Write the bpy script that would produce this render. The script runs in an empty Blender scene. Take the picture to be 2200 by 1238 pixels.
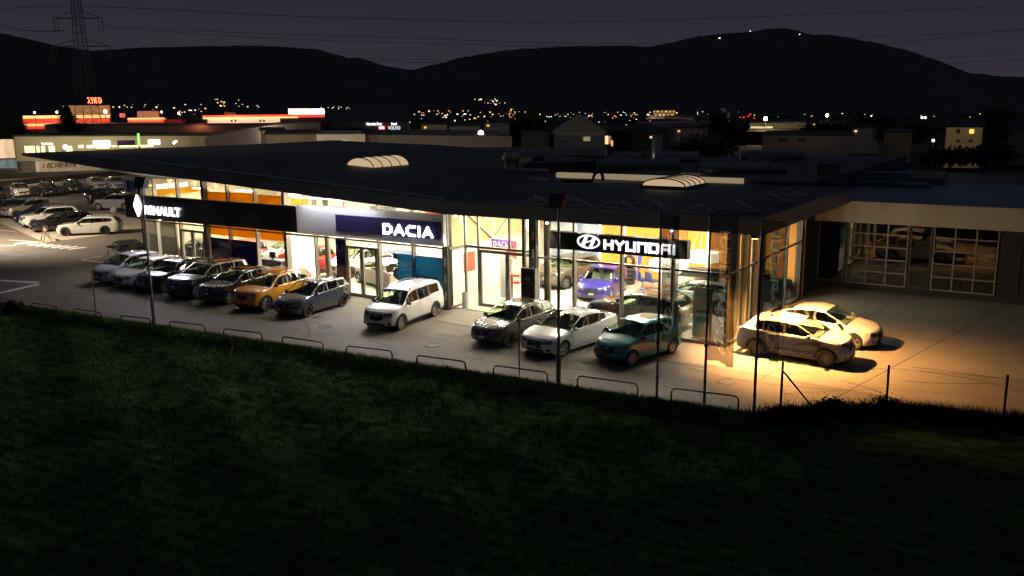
import bpy, math, random, bmesh
import numpy as np
from mathutils import Vector, Matrix
from mathutils.bvhtree import BVHTree
random.seed(7)
RNG = np.random.default_rng(5)
C = bpy.context.scene.collection
# ------------------------------------------------------------------ camera model (real depths from picture rows)
F=1897.; YH=235.7; H=9.342; CX,CY=1100.,619.; ROLL=-0.01073; ANG=.575
PT=math.atan((CY-YH)/F)
_c,_s=math.cos(PT),math.sin(PT); _cr,_sr=math.cos(ROLL),math.sin(ROLL); _ca,_sa=math.cos(ANG),math.sin(ANG)
def ray(x,y):
    a=(x-CX)/F; b=-(y-CY)/F
    dx=a*_cr-b*_sr; dy=a*_sr+b*_cr
    v=(dx,_c+dy*_s,-_s+dy*_c)
    return (_ca*v[0]-_sa*v[1], _sa*v[0]+_ca*v[1], v[2])
def at(x,y,t):
    r=ray(x,y); return Vector((r[0]*t,r[1]*t,H+r[2]*t))
def G(x,y,z=0.):
    r=ray(x,y); return at(x,y,(z-H)/r[2])
def PY(x,y,Y):
    r=ray(x,y); return at(x,y,Y/r[1])
def PX(x,y,X):
    r=ray(x,y); return at(x,y,X/r[0])
def AD(x,y,d):
    r=ray(x,y); return at(x,y,d/math.hypot(r[0],r[1]))
def setup_camera():
    cam=bpy.data.cameras.new('camera'); o=bpy.data.objects.new('camera',cam); C.objects.link(o)
    f=Vector((-_sa*_c,_ca*_c,-_s)); r0=Vector((_ca,_sa,0)); u0=r0.cross(f)
    # image axes rolled
    r=r0*_cr+u0*_sr; u=-r0*_sr+u0*_cr
    m=Matrix(((r.x,u.x,-f.x,0),(r.y,u.y,-f.y,0),(r.z,u.z,-f.z,H),(0,0,0,1)))
    o.matrix_world=m; cam.sensor_width=36; cam.lens=F/2200*36; cam.clip_start=.3; cam.clip_end=30000
    bpy.context.scene.camera=o
# ------------------------------------------------------------------ materials
MATS={}
def mat(name,col=(.5,.5,.5),rough=.6,metal=0.,emit=None,es=0.,coat=0.,var=0.,vs=3.,bump=0.,bs=20.,spec=None,col2=None,det=4.):
    if name in MATS: return MATS[name]
    m=bpy.data.materials.new(name); m.use_nodes=True; nt=m.node_tree; N=nt.nodes; L=nt.links
    b=N['Principled BSDF']
    b.inputs['Base Color'].default_value=(*col,1); b.inputs['Roughness'].default_value=rough; b.inputs['Metallic'].default_value=metal
    if coat: b.inputs['Coat Weight'].default_value=coat; b.inputs['Coat Roughness'].default_value=.04
    if spec is not None: b.inputs['Specular IOR Level'].default_value=spec
    if emit: b.inputs['Emission Color'].default_value=(*emit,1); b.inputs['Emission Strength'].default_value=es
    if var or col2:
        tc=N.new('ShaderNodeTexCoord'); n=N.new('ShaderNodeTexNoise'); n.inputs['Scale'].default_value=vs; n.inputs['Detail'].default_value=det
        L.new(tc.outputs['Object'],n.inputs['Vector'])
        r=N.new('ShaderNodeValToRGB'); c2=col2 or tuple(min(1,c*(1+var)) for c in col); c1=col if col2 else tuple(c*(1-var) for c in col)
        r.color_ramp.elements[0].position=.32; r.color_ramp.elements[1].position=.68
        r.color_ramp.elements[0].color=(*c1,1); r.color_ramp.elements[1].color=(*c2,1)
        L.new(n.outputs['Fac'],r.inputs['Fac']); L.new(r.outputs['Color'],b.inputs['Base Color'])
    if bump:
        tc=N.new('ShaderNodeTexCoord'); n=N.new('ShaderNodeTexNoise'); n.inputs['Scale'].default_value=bs; n.inputs['Detail'].default_value=5
        L.new(tc.outputs['Object'],n.inputs['Vector']); bp=N.new('ShaderNodeBump'); bp.inputs['Strength'].default_value=bump; bp.inputs['Distance'].default_value=.05
        L.new(n.outputs['Fac'],bp.inputs['Height']); L.new(bp.outputs['Normal'],b.inputs['Normal'])
    MATS[name]=m; return m
def glass(name,tint=(1,1,1),rough=0.,refl=.08):
    if name in MATS: return MATS[name]
    m=bpy.data.materials.new(name); m.use_nodes=True; nt=m.node_tree; N=nt.nodes; L=nt.links
    N.remove(N['Principled BSDF']); out=N['Material Output']
    t=N.new('ShaderNodeBsdfTransparent'); t.inputs['Color'].default_value=(*tint,1)
    g=N.new('ShaderNodeBsdfGlossy'); g.inputs['Roughness'].default_value=.02+rough
    lw0=N.new('ShaderNodeLayerWeight'); lw0.inputs['Blend'].default_value=.5; pw=N.new('ShaderNodeMath'); pw.operation='POWER'; pw.inputs[1].default_value=4.; L.new(lw0.outputs['Facing'],pw.inputs[0]); lw=N.new('ShaderNodeMath'); lw.operation='MULTIPLY'; lw.inputs[1].default_value=.9; L.new(pw.outputs[0],lw.inputs[0])
    mx=N.new('ShaderNodeMixShader'); mt=N.new('ShaderNodeMath'); mt.operation='ADD'; mt.inputs[1].default_value=refl
    L.new(lw.outputs[0],mt.inputs[0]); L.new(mt.outputs[0],mx.inputs['Fac']); L.new(t.outputs[0],mx.inputs[1]); L.new(g.outputs[0],mx.inputs[2]); L.new(mx.outputs[0],out.inputs['Surface'])
    MATS[name]=m; return m
def translucent(name,col,t=.6):
    if name in MATS: return MATS[name]
    m=bpy.data.materials.new(name); m.use_nodes=True; nt=m.node_tree; N=nt.nodes; L=nt.links; N.remove(N['Principled BSDF']); out=N['Material Output']
    tc=N.new('ShaderNodeTexCoord'); n=N.new('ShaderNodeTexNoise'); n.inputs['Scale'].default_value=.9; n.inputs['Detail'].default_value=3; L.new(tc.outputs['Object'],n.inputs['Vector'])
    r=N.new('ShaderNodeValToRGB'); r.color_ramp.elements[0].position=.3; r.color_ramp.elements[1].position=.7; r.color_ramp.elements[0].color=(*[c*.75 for c in col],1); r.color_ramp.elements[1].color=(*[min(1,c*1.2) for c in col],1); L.new(n.outputs['Fac'],r.inputs['Fac'])
    a=N.new('ShaderNodeBsdfDiffuse'); b=N.new('ShaderNodeBsdfTranslucent'); x=N.new('ShaderNodeMixShader'); x.inputs[0].default_value=t
    L.new(r.outputs['Color'],a.inputs['Color']); L.new(r.outputs['Color'],b.inputs['Color']); L.new(a.outputs[0],x.inputs[1]); L.new(b.outputs[0],x.inputs[2]); L.new(x.outputs[0],out.inputs[0]); MATS[name]=m; return m
def emis(name,col,st):
    return mat(name,(.8,.8,.8),.5,emit=col,es=st)
# ------------------------------------------------------------------ mesh builder
class MB:
    def __init__(s): s.v=[]; s.f=[]; s.m=[]
    def add(s,vs,fs,mi=0):
        o=len(s.v); s.v+= [tuple(p) for p in vs]; s.f+=[tuple(i+o for i in f) for f in fs]; s.m+=[mi]*len(fs); return s
    def box(s,x0,y0,z0,x1,y1,z1,mi=0):
        x0,x1=min(x0,x1),max(x0,x1); y0,y1=min(y0,y1),max(y0,y1); z0,z1=min(z0,z1),max(z0,z1)
        return s.add([(x0,y0,z0),(x1,y0,z0),(x1,y1,z0),(x0,y1,z0),(x0,y0,z1),(x1,y0,z1),(x1,y1,z1),(x0,y1,z1)],
              [(0,3,2,1),(4,5,6,7),(0,1,5,4),(1,2,6,5),(2,3,7,6),(3,0,4,7)],mi)
    def hexa(s,b,t,mi=0): # 4 bottom, 4 top points ccw
        return s.add(list(b)+list(t),[(0,3,2,1),(4,5,6,7),(0,1,5,4),(1,2,6,5),(2,3,7,6),(3,0,4,7)],mi)
    def prism(s,poly,ax,a0,a1,mi=0): # polygon in the two other axes, extruded along ax
        n=len(poly)
        def P(p,a):
            return {'z':(p[0],p[1],a),'y':(p[0],a,p[1]),'x':(a,p[0],p[1])}[ax]
        vs=[P(p,a0) for p in poly]+[P(p,a1) for p in poly]
        fs=[tuple(range(n))[::-1],tuple(range(n,2*n))]+[(i,(i+1)%n,n+(i+1)%n,n+i) for i in range(n)]
        return s.add(vs,fs,mi)
    def tube(s,pts,r,n=8,mi=0,r2=None,cap=True):
        pts=[Vector(p) for p in pts]; K=len(pts); o=[]; fs=[]
        for k,p in enumerate(pts):
            d=(pts[min(k+1,K-1)]-pts[max(k-1,0)])
            if d.length<1e-9: d=Vector((0,0,1))
            d.normalize(); a=Vector((0,0,1)) if abs(d.z)<.9 else Vector((1,0,0)); u=d.cross(a).normalized(); w=d.cross(u)
            rr=r if r2 is None else r+(r2-r)*k/(K-1)
            for i in range(n):
                t=2*math.pi*i/n; o.append(p+u*math.cos(t)*rr+w*math.sin(t)*rr)
        for k in range(K-1):
            for i in range(n):
                j=(i+1)%n; fs.append((k*n+i,k*n+j,(k+1)*n+j,(k+1)*n+i))
        if cap: fs+= [tuple(range(n))[::-1],tuple(range((K-1)*n,K*n))]
        return s.add(o,fs,mi)
    def bar(s,a,b,w,h=None,mi=0):
        a=Vector(a);b=Vector(b);h=h or w; d=(b-a).normalized(); q=Vector((0,0,1)) if abs(d.z)<.95 else Vector((1,0,0)); u=d.cross(q).normalized()*w/2; v=u.cross(d).normalized()*h/2
        return s.hexa([a-u-v,a+u-v,a+u+v,a-u+v],[b-u-v,b+u-v,b+u+v,b-u+v],mi)
    def lathe(s,prof,n=24,ax='z',c=(0,0,0),mi=0):
        o=[];fs=[]
        for r,h in prof:
            for i in range(n):
                t=2*math.pi*i/n; a,b=r*math.cos(t),r*math.sin(t)
                o.append({'z':(c[0]+a,c[1]+b,c[2]+h),'y':(c[0]+a,c[1]+h,c[2]+b),'x':(c[0]+h,c[1]+a,c[2]+b)}[ax])
        K=len(prof)
        for k in range(K-1):
            for i in range(n):
                j=(i+1)%n; fs.append((k*n+i,k*n+j,(k+1)*n+j,(k+1)*n+i))
        return s.add(o,fs,mi)
    def ell(s,c,rx,ry,rz,mi=0,nu=12,nv=8):
        o=[];fs=[]
        for j in range(nv+1):
            p=math.pi*j/nv-math.pi/2
            for i in range(nu):
                t=2*math.pi*i/nu; o.append((c[0]+rx*math.cos(p)*math.cos(t),c[1]+ry*math.cos(p)*math.sin(t),c[2]+rz*math.sin(p)))
        for j in range(nv):
            for i in range(nu):
                k=(i+1)%nu; fs.append((j*nu+i,j*nu+k,(j+1)*nu+k,(j+1)*nu+i))
        return s.add(o,fs,mi)
    def quad(s,a,b,c,d,mi=0): return s.add([a,b,c,d],[(0,1,2,3)],mi)
    def mesh(s,name,mats,smooth=False,ang=None,fix=True):
        me=bpy.data.meshes.new(name); me.from_pydata(s.v,[],s.f)
        for m in (mats if isinstance(mats,(list,tuple)) else [mats]): me.materials.append(m)
        me.polygons.foreach_set('material_index',s.m)
        if fix:
            bm=bmesh.new(); bm.from_mesh(me); bmesh.ops.recalc_face_normals(bm,faces=bm.faces); bm.to_mesh(me); bm.free()
        if smooth:
            me.shade_smooth()
            if ang: me.set_sharp_from_angle(angle=math.radians(ang))
        me.update(); return me
    def build(s,name,mats,parent=None,smooth=False,ang=None,loc=None,fix=True):
        o=bpy.data.objects.new(name,s.mesh(name,mats,smooth,ang,fix)); C.objects.link(o)
        if parent: o.parent=parent
        if loc: o.location=loc
        return o
def mobj(name,me,parent=None,loc=None,rot=None,label=None):
    o=bpy.data.objects.new(name,me); C.objects.link(o)
    if parent: o.parent=parent
    if loc is not None: o.location=loc
    if rot is not None: o.rotation_euler=rot
    if label: o['label']=label
    return o
def thing(name,label,cat,loc=(0,0,0),rz=0,group=None):
    o=bpy.data.objects.new(name,None); C.objects.link(o); o.location=loc; o.rotation_euler=(0,0,rz); o.empty_display_size=.2
    o['label']=label; o['category']=cat
    if group: o['group']=group
    return o
def tag(o,label,cat,group=None):
    o['label']=label; o['category']=cat
    if group: o['group']=group
    return o
def struct(o,kind='structure',label=None):
    o['kind']=kind
    if label: o['label']=label
    return o
def text_geo(s,size=1.,bold=0.,ext=0.,shear=0.,sx=1.,spacing=1.):
    cu=bpy.data.curves.new('t','FONT'); cu.body=s; cu.size=size; cu.offset=bold; cu.extrude=ext; cu.resolution_u=3; cu.shear=shear; cu.space_character=spacing
    o=bpy.data.objects.new('t',cu); C.objects.link(o); bpy.context.view_layer.update()
    dg=bpy.context.evaluated_depsgraph_get(); me=bpy.data.meshes.new_from_object(o.evaluated_get(dg))
    v=[Vector((p.co.x*sx,p.co.y,p.co.z)) for p in me.vertices]; f=[tuple(p.vertices) for p in me.polygons]
    bpy.data.objects.remove(o); bpy.data.meshes.remove(me); bpy.data.curves.remove(cu)
    x0=min(p.x for p in v); x1=max(p.x for p in v); y0=min(p.y for p in v); y1=max(p.y for p in v)
    return v,f,(x0,x1,y0,y1)
def text_on(mb,s,o,u,v,w,h,bold=0.,ext=.01,mi=0,mirror=False):
    """fit the text s into the rectangle with origin o, unit axes u (right) v (up), width w, height h"""
    vs,fs,(x0,x1,y0,y1)=text_geo(s,1.,bold)
    o=Vector(o);u=Vector(u);v=Vector(v); n=u.cross(v)
    P=[o+u*((p.x-x0)/(x1-x0)*w)+v*((p.y-y0)/(y1-y0)*h)+n*ext for p in vs]
    mb.add(P,fs,mi)
def strokes(mb,letters,o,u,v,cw,h,gap,th,ext,mi=0):
    """block letters from thick polylines; letters: list of lists of polylines in a 0..1 square"""
    o=Vector(o);u=Vector(u);v=Vector(v);n=u.cross(v); x=0
    for L in letters:
        wd=L[0]*cw
        for pl in L[1]:
            pts=[o+u*(x+th/2+p[0]*(wd-th))+v*(th/2+p[1]*(h-th)) for p in pl]
            for a,b in zip(pts,pts[1:]):
                d=(b-a).normalized(); w=n.cross(d)*th/2; e=d*th/2*(.98)
                A=[a-e-w,b+e-w,b+e+w,a-e+w]
                mb.hexa([p for p in A],[p+n*ext for p in A],mi)
        x+=wd+gap
    return x-gap
HYL={'H':(1,[[(0,0),(0,1)],[(1,0),(1,1)],[(0,.5),(1,.5)]]),'Y':(1,[[(0,1),(.5,.5),(1,1)],[(.5,.5),(.5,0)]]),
 'U':(1,[[(0,1),(0,0),(1,0),(1,1)]]),'N':(1,[[(0,0),(0,1),(1,1),(1,0)]]),'D':(1,[[(0,0),(0,1),(.9,1),(1,.85),(1,.15),(.9,0),(0,0)]]),
 'A':(1,[[(0,0),(0,.75),(.2,1),(1,1),(1,0)],[(0,.45),(1,.45)]]),'I':(.32,[[(.5,0),(.5,1)]])}
def hyundai(mb,o,u,v,w,h,ext,mi=0,th=None):
    L=[HYL[c] for c in 'HYUNDAI']; tot=sum(l[0] for l in L); gap=w*.022; cw=(w-6*gap)/tot
    strokes(mb,L,o,u,v,cw,h,gap,th or h*.22,ext,mi)
def oval_ring(mb,c,u,v,a,b,t,ext,mi=0,n=40):
    c=Vector(c);u=Vector(u);v=Vector(v);nn=u.cross(v)
    vs=[];fs=[]
    for i in range(n):
        q=2*math.pi*i/n
        for k,(aa,bb) in enumerate(((a,b),(a-t,b-t))):
            p=c+u*math.cos(q)*aa+v*math.sin(q)*bb; vs+=[p,p+nn*ext]
    for i in range(n):
        j=(i+1)%n; A=4*i;B=4*j
        fs+=[(A+1,B+1,B+3,A+3),(A,B,B+1,A+1),(A+2,A+3,B+3,B+2)]
    mb.add(vs,fs,mi)
def slant_h(mb,c,u,v,a,b,ext,mi=0):
    """leaning letter H inside an oval"""
    c=Vector(c);u=Vector(u);v=Vector(v);nn=u.cross(v)
    def pl(pts):
        n=len(pts); P=[c+u*p[0]*a+v*p[1]*b for p in pts]
        mb.add(P+[p+nn*ext for p in P],[tuple(range(n,2*n))]+[(i,(i+1)%n,n+(i+1)%n,n+i) for i in range(n)],mi)
    pl([(-.72,-.62),(-.42,-.86),(-.30,-.20),(.28,.05),(.22,.20),(-.28,.02),(-.08,.86),(-.36,.80)])
    pl([(.72,.62),(.42,.86),(.30,.20),(.28,.05),(.30,-.05),(.08,-.86),(.36,-.80)])
# ------------------------------------------------------------------ cars
TYRE=None
def lerp_pts(pts,s):
    if s<=pts[0][0]: return pts[0][1]
    for (a,za),(b,zb) in zip(pts,pts[1:]):
        if s<=b: return za+(zb-za)*(s-a)/(b-a)
    return pts[-1][1]
CT={
 'hatch':dict(L=4.05,W=1.74,wb=2.58,fo=.80,r=.31,top=[(0,.70),(.10,.78),(.35,.86),(.9,.98),(1.75,1.44),(2.2,1.485),(2.9,1.47),(3.55,1.39),(3.93,1.02),(4.05,.90)],
   cowl=.93,rf=1.72,re=3.50,rg=3.92,belt=[(.9,.93),(2.5,.97),(4.05,1.04)],win=[(1.25,2.18),(2.26,2.98),(3.06,3.42)],roof=.36),
 'city':dict(L=3.67,W=1.68,wb=2.425,fo=.66,r=.30,top=[(0,.72),(.08,.80),(.3,.88),(.75,.99),(1.45,1.45),(1.9,1.485),(2.7,1.47),(3.2,1.40),(3.57,1.03),(3.67,.9)],
   cowl=.77,rf=1.42,re=3.16,rg=3.55,belt=[(.8,.95),(2.2,.98),(3.67,1.06)],win=[(1.02,1.92),(2.0,2.75)],roof=.36),
 'zoe':dict(L=4.08,W=1.73,wb=2.588,fo=.84,r=.32,top=[(0,.74),(.08,.82),(.35,.92),(.75,1.02),(1.72,1.52),(2.2,1.56),(2.9,1.54),(3.5,1.45),(3.93,1.06),(4.08,.9)],
   cowl=.78,rf=1.68,re=3.45,rg=3.9,belt=[(.9,.98),(2.2,.99),(4.08,1.09)],win=[(1.2,2.15),(2.23,3.0)],roof=.36),
 'suv':dict(L=4.34,W=1.80,wb=2.67,fo=.84,r=.345,top=[(0,.88),(.06,.96),(.3,1.02),(1.05,1.09),(1.80,1.58),(2.3,1.64),(3.1,1.63),(3.85,1.57),(4.22,1.12),(4.34,1.02)],
   cowl=1.07,rf=1.78,re=3.82,rg=4.2,belt=[(1.0,1.04),(2.6,1.08),(4.34,1.13)],win=[(1.38,2.28),(2.36,3.12),(3.24,3.72)],roof=.28,clad=1,rails=1,sill=.26),
 'cuv':dict(L=4.18,W=1.80,wb=2.60,fo=.82,r=.335,top=[(0,.84),(.06,.92),(.3,.97),(.98,1.05),(1.85,1.50),(2.3,1.555),(3.0,1.54),(3.6,1.46),(4.05,1.08),(4.18,.98)],
   cowl=1.0,rf=1.82,re=3.58,rg=4.0,belt=[(1.0,1.0),(2.6,1.03),(4.18,1.10)],win=[(1.32,2.25),(2.33,3.05),(3.13,3.42)],roof=.34,clad=1,sill=.24),
 'bigsuv':dict(L=4.69,W=1.90,wb=2.865,fo=.88,r=.37,top=[(0,.92),(.06,1.0),(.3,1.05),(1.15,1.13),(1.98,1.60),(2.5,1.66),(3.4,1.65),(4.15,1.58),(4.52,1.16),(4.69,1.05)],
   cowl=1.18,rf=1.95,re=4.12,rg=4.5,belt=[(1.1,1.06),(2.8,1.10),(4.69,1.17)],win=[(1.5,2.45),(2.53,3.35),(3.45,4.05)],roof=.30,rails=1,sill=.26),
 'mpv':dict(L=4.52,W=1.76,wb=2.81,fo=.83,r=.325,top=[(0,.76),(.06,.86),(.3,.95),(.88,1.07),(1.62,1.60),(2.2,1.67),(3.2,1.68),(4.1,1.63),(4.42,1.18),(4.52,1.0)],
   cowl=.90,rf=1.58,re=4.10,rg=4.4,belt=[(.9,1.02),(2.6,1.05),(4.52,1.12)],win=[(1.22,2.16),(2.25,3.08),(3.18,3.98)],roof=.26,clad=1,rails=1,sill=.24),
 'lift':dict(L=4.47,W=1.82,wb=2.70,fo=.88,r=.32,top=[(0,.66),(.08,.75),(.35,.83),(1.05,.96),(1.95,1.40),(2.4,1.455),(2.9,1.43),(3.5,1.32),(4.25,1.10),(4.47,1.05)],
   cowl=1.06,rf=1.92,re=3.25,rg=4.15,belt=[(1.0,.91),(2.6,.95),(4.0,1.03),(4.47,1.0)],win=[(1.35,2.30),(2.38,3.10),(3.16,3.50)],roof=.36),
 'wagon':dict(L=4.76,W=1.85,wb=2.87,fo=.87,r=.345,top=[(0,.74),(.06,.82),(.35,.88),(1.30,.98),(2.1,1.39),(2.6,1.44),(3.4,1.43),(4.25,1.37),(4.62,1.05),(4.76,.95)],
   cowl=1.32,rf=2.08,re=4.22,rg=4.6,belt=[(1.2,.92),(2.8,.96),(4.76,1.03)],win=[(1.62,2.55),(2.63,3.42),(3.5,4.15)],roof=.32,rails=1),
}
def rim_mesh(style,r):
    key='rim_%s_%d'%(style,int(r*100))
    if key in bpy.data.meshes: return bpy.data.meshes[key]
    mb=MB(); R=r*.69
    col={'silver':mat('rim_silver',(.62,.62,.62),.28,.85),'bright':mat('rim_bright',(.8,.78,.74),.25,.7),'dark':mat('rim_dark',(.03,.03,.035),.35,.5),'two':mat('rim_two',(.55,.55,.55),.25,.8),'cap':mat('rim_cap',(.45,.45,.47),.35,.6)}
    st,m={'multi':(15,'silver'),'five':(5,'silver'),'duo':(10,'bright'),'black':(5,'dark'),'cap':(9,'cap'),'turb':(6,'two')}[style]
    mb.lathe([(R,-.06),(R,.085),(R*.96,.09),(R*.92,.075),(R*.90,-.05)],28,'y')       # barrel, outer face at +y
    mb.lathe([(.05,.055),(.05,.07),(.0,.075)],12,'y')
    mb.lathe([(R*.9,-.02),(0.001,-.03)],20,'y',mi=1)
    mb.lathe([(R*.5,-.018),(R*.5,-.005),(.03,-.005)],18,'y',mi=2)
    for i in range(st):
        a=2*math.pi*i/st
        if style=='duo': a=2*math.pi*(i//2)/5+(-.16 if i%2 else .16)
        tw=.22 if style=='turb' else 0
        w0,w1={'multi':(.012,.016),'five':(.028,.05),'duo':(.016,.028),'black':(.03,.045),'cap':(.025,.05),'turb':(.03,.03)}[style]
        d=Vector((math.cos(a),0,math.sin(a))); d2=Vector((math.cos(a+tw),0,math.sin(a+tw))); t=Vector((-math.sin(a),0,math.cos(a)))
        p0=d*.035+Vector((0,.06,0)); p1=d2*R*.93+Vector((0,.078,0)); th=Vector((0,-.03,0))
        mb.hexa([p0-t*w0+th,p1-t*w1+th,p1+t*w1+th,p0+t*w0+th],[p0-t*w0,p1-t*w1,p1+t*w1,p0+t*w0])
    me=mb.mesh(key,[col[m],mat('wheel_inside',(.012,.012,.012),.7),mat('disc_steel',(.35,.34,.33),.35,.8)],True,40); me.name=key; return me
def tyre_mesh(r):
    key='tyre_%d'%int(r*100)
    if key in bpy.data.meshes: return bpy.data.meshes[key]
    mb=MB(); R=r*.69; mb.lathe([(R*.97,-.09),(R*1.08,-.10),(r*.95,-.10),(r,-.075),(r,.07),(r*.955,.098),(R*1.1,.10),(R*.99,.088)],32,'y')
    me=mb.mesh(key,mat('tyre_rubber',(.022,.022,.022),.75,var=.2,vs=30),True,50); me.name=key; return me
def make_car(kind,col,label,pos,heading,rim='five',paint='paint',two=None,mir=None,glassmat=None,name='parked_car',cat='car',group=None,roofbox=False,decal=None,plates=True,detail=True,emblem='bar',metal=0.0,lights=None):
    P=CT[kind]; L=P['L'];W=P['W'];hw=W/2;r=P['r'];sill=P.get('sill',.19)
    xf=P['fo']-.12;xr=P['fo']-.12+P['wb'];Ra=r+.055
    root=thing(name,label,cat,pos,heading,group)
    key='car_paint_%s'%'_'.join('%03d'%int(c*999) for c in col)
    pm=mat(key,col,.26,metal,coat=1.,var=.04,vs=1.5)
    black=mat('car_trim_black',(.012,.012,.013),.45); gm=glassmat or glass('car_glass_mid',(.80,.90,.76),0,.02); dk=glass('car_glass_dark',(.55,.60,.52),0,.03)
    T=lambda s:lerp_pts(P['top'],s)
    Bl=lambda s:min(lerp_pts(P['belt'],s),T(s)-.075)
    # stations
    S={0,.03,.08,.16,.28,.42,.6,L,L-.03,L-.08,L-.16,L-.3,L-.45}
    for xw in (xf,xr):
        for k in (0,.2,.4,.6,.75,.87,.95,.995): S|={xw-Ra*k,xw+Ra*k}
        S|={xw-Ra-.004,xw+Ra+.004}
    S|={P['cowl'],P['rf'],P['re'],P['rg'],P['cowl']+.08,P['rf']-.06}
    for a,b in P['win']: S|={a,b}
    S|={p[0] for p in P['top']}
    for k in range(1,30): S.add(L*k/30)
    S=sorted(x for x in S if 0<=x<=L); Q=[S[0]]
    key_s=set([P['cowl'],P['rf'],P['re'],P['rg'],L]+[q for w in P['win'] for q in w])
    for x in S[1:]:
        if x-Q[-1]>.018 or abs(abs(x-xf)-Ra)<.012 or abs(abs(x-xr)-Ra)<.012: Q.append(x)
        elif x in key_s: Q[-1]=x
    S=Q
    FR=[0,.10,.26,.45,.62,.78,.90,1.0]
    def zb(s):
        for xw in (xf,xr):
            d=abs(s-xw)
            if d<Ra: return max(sill,r+math.sqrt(Ra*Ra-d*d)*.98)
        return sill+(.04*max(0,1-s/.5))+.08*max(0,1-(L-s)/.6)
    def plan(s):
        k=1.
        if s<.62: k=.64+.36*math.sqrt(max(0,1-(1-s/.62)**2))
        e=L-s
        if e<.5: k=min(k,.80+.20*math.sqrt(max(0,1-(1-e/.5)**2)))
        return k
    side=[(.15,.935),(.30,.975),(.50,1.0),(.68,.992),(.80,.985),(.92,.965),(1.2,.925)]
    def sect(s):
        B=Bl(s);t=T(s);z0=zb(s);pl=plan(s);rows=[]
        for f in FR:
            z=z0+(B-z0)*f; w=hw*pl*lerp_pts(side,z)
            if s>xr-Ra*1.6 or abs(s-xf)<Ra*1.3:
                pass
            rows.append((w,z))
        wb=rows[-1][0]; zr=t-.055; gh=max(0,zr-B); th=P['roof']
        for f in (.07,.45,.86,1.0):
            z=B+gh*f; rows.append((wb-.012-gh*f*th-(.01*f),z))
        wr=rows[-1][0]
        rows+= [(wr-.05*min(1,gh*3+.4),t-.022),(wr*.72,t-.006),(wr*.36,t),(0,t+.002)]
        return rows
    def shift(s,w,z,w0):
        fx=max(0,1-s/.75)**1.6; rx=max(0,1-(L-s)/.6)**1.6
        d=0
        if fx: d+=fx*(max(0,z-.52)*.42+max(0,.34-z)*.35-.09*(1-(w/w0)**2)+.04)
        if rx: d-=rx*(max(0,z-.60)*.10+max(0,.40-z)*.3-.05*(1-(w/w0)**2)+.02)
        return L/2-s-d
    rings=[]
    for s in S:
        R_=sect(s); w0=max(q[0] for q in R_); rings.append([Vector((shift(s,w,z,w0),w,z)) for w,z in R_])
    nr=len(rings[0])
    V=[];idx={}
    def vid(i,j,sg):
        if j==nr-1: sg=1
        k=(i,j,sg)
        if k not in idx: p=rings[i][j]; idx[k]=len(V); V.append((p.x,p.y*sg,p.z))
        return idx[k]
    BL=len(FR)-1; parts={'body':([],[]),'windscreen':([],[]),'rear_window':([],[])}
    for k in range(len(P['win'])): parts[('w',k,1)]=([],[]); parts[('w',k,-1)]=([],[])
    allf=[]
    for i in range(len(S)-1):
        s0,s1=S[i],S[i+1]; m=(s0+s1)/2
        for j in range(nr-1):
            for sg in (1,-1):
                a,b,c,d=vid(i,j,sg),vid(i+1,j,sg),vid(i+1,j+1,sg),vid(i,j+1,sg)
                f=[a,b,c,d] if sg>0 else [d,c,b,a]
                f=[x for n_,x in enumerate(f) if x!=f[n_-1]]
                if len(f)<3: continue
                tgt='body'; mi=0
                if BL+1<=j<=BL+2:
                    for k,(wa,wz) in enumerate(P['win']):
                        if wa-.001<=s0 and s1<=wz+.001 and T(m)-Bl(m)>.13: tgt=('w',k,sg)
                if j>=BL+4:
                    if P['cowl']-.001<=s0 and s1<=P['rf']+.001: tgt='windscreen'
                    if P['re']-.001<=s0 and s1<=P['rg']+.001: tgt='rear_window'
                if two and tgt=='body' and (j>=BL+4 or (j>=BL and P['cowl']+.3<m<P['rg'])) and P['cowl']+.2<m<P['rg']: mi=1
                if tgt=='body' and BL<=j<=BL+3 and P['win'][0][1]-.001<=s0 and s1<=P['win'][-1][0]+.01 and j<BL+3: mi=2
                if P.get('clad') and tgt=='body' and j==0: mi=2
                if tgt=='body' and j<1 and (s1<.2 or s0>L-.2): mi=2
                parts[tgt][0].append(f); parts[tgt][1].append(mi); allf.append(f)
    for i,end in ((0,1),(len(S)-1,-1)):       # front and rear faces
        rj=BL+4; w=rings[i][BL+3]
        cols=[(rj,1),(rj+1,1),(rj+2,1),(nr-1,1),(rj+2,-1),(rj+1,-1),(rj,-1)]
        cf=[rings[i][c[0]].y*c[1]/max(1e-6,rings[i][rj].y) for c in cols]
        grid=[]
        for j in range(0,rj):
            row=[]
            p=rings[i][j]
            for k,q in enumerate(cf):
                if k==0: row.append(vid(i,j,1))
                elif k==len(cf)-1: row.append(vid(i,j,-1))
                else:
                    y=p.y*q; bul=(.09 if end>0 else .05)*(1-q*q); V.append((p.x+end*bul*.9,y,p.z)); row.append(len(V)-1)
            grid.append(row)
        grid.append([vid(i,c[0],c[1]) for c in cols])
        for a_,b_ in zip(grid,grid[1:]):
            for k in range(len(cf)-1):
                f=[a_[k],a_[k+1],b_[k+1],b_[k]]
                if end<0: f=f[::-1]
                mi=2 if (P.get('clad') and a_ is grid[0]) else 0
                parts['body'][0].append(f); parts['body'][1].append(mi); allf.append(f)
    bvh=BVHTree.FromPolygons([Vector(v) for v in V],allf)
    def sub(name,fs,ms,mats,smooth=True,ang=38,parent=root):
        mb=MB(); mp={}
        for f,mi in zip(fs,ms):
            g=[]
            for x in f:
                if x not in mp: mp[x]=len(mb.v); mb.v.append(V[x])
                g.append(mp[x])
            mb.f.append(tuple(g)); mb.m.append(mi)
        return mb.build(name,mats,parent,smooth,ang)
    twom=mat('car_paint_two_%s'%'_'.join('%03d'%int(c*999) for c in two),two,.3,coat=1.) if two else pm
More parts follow.
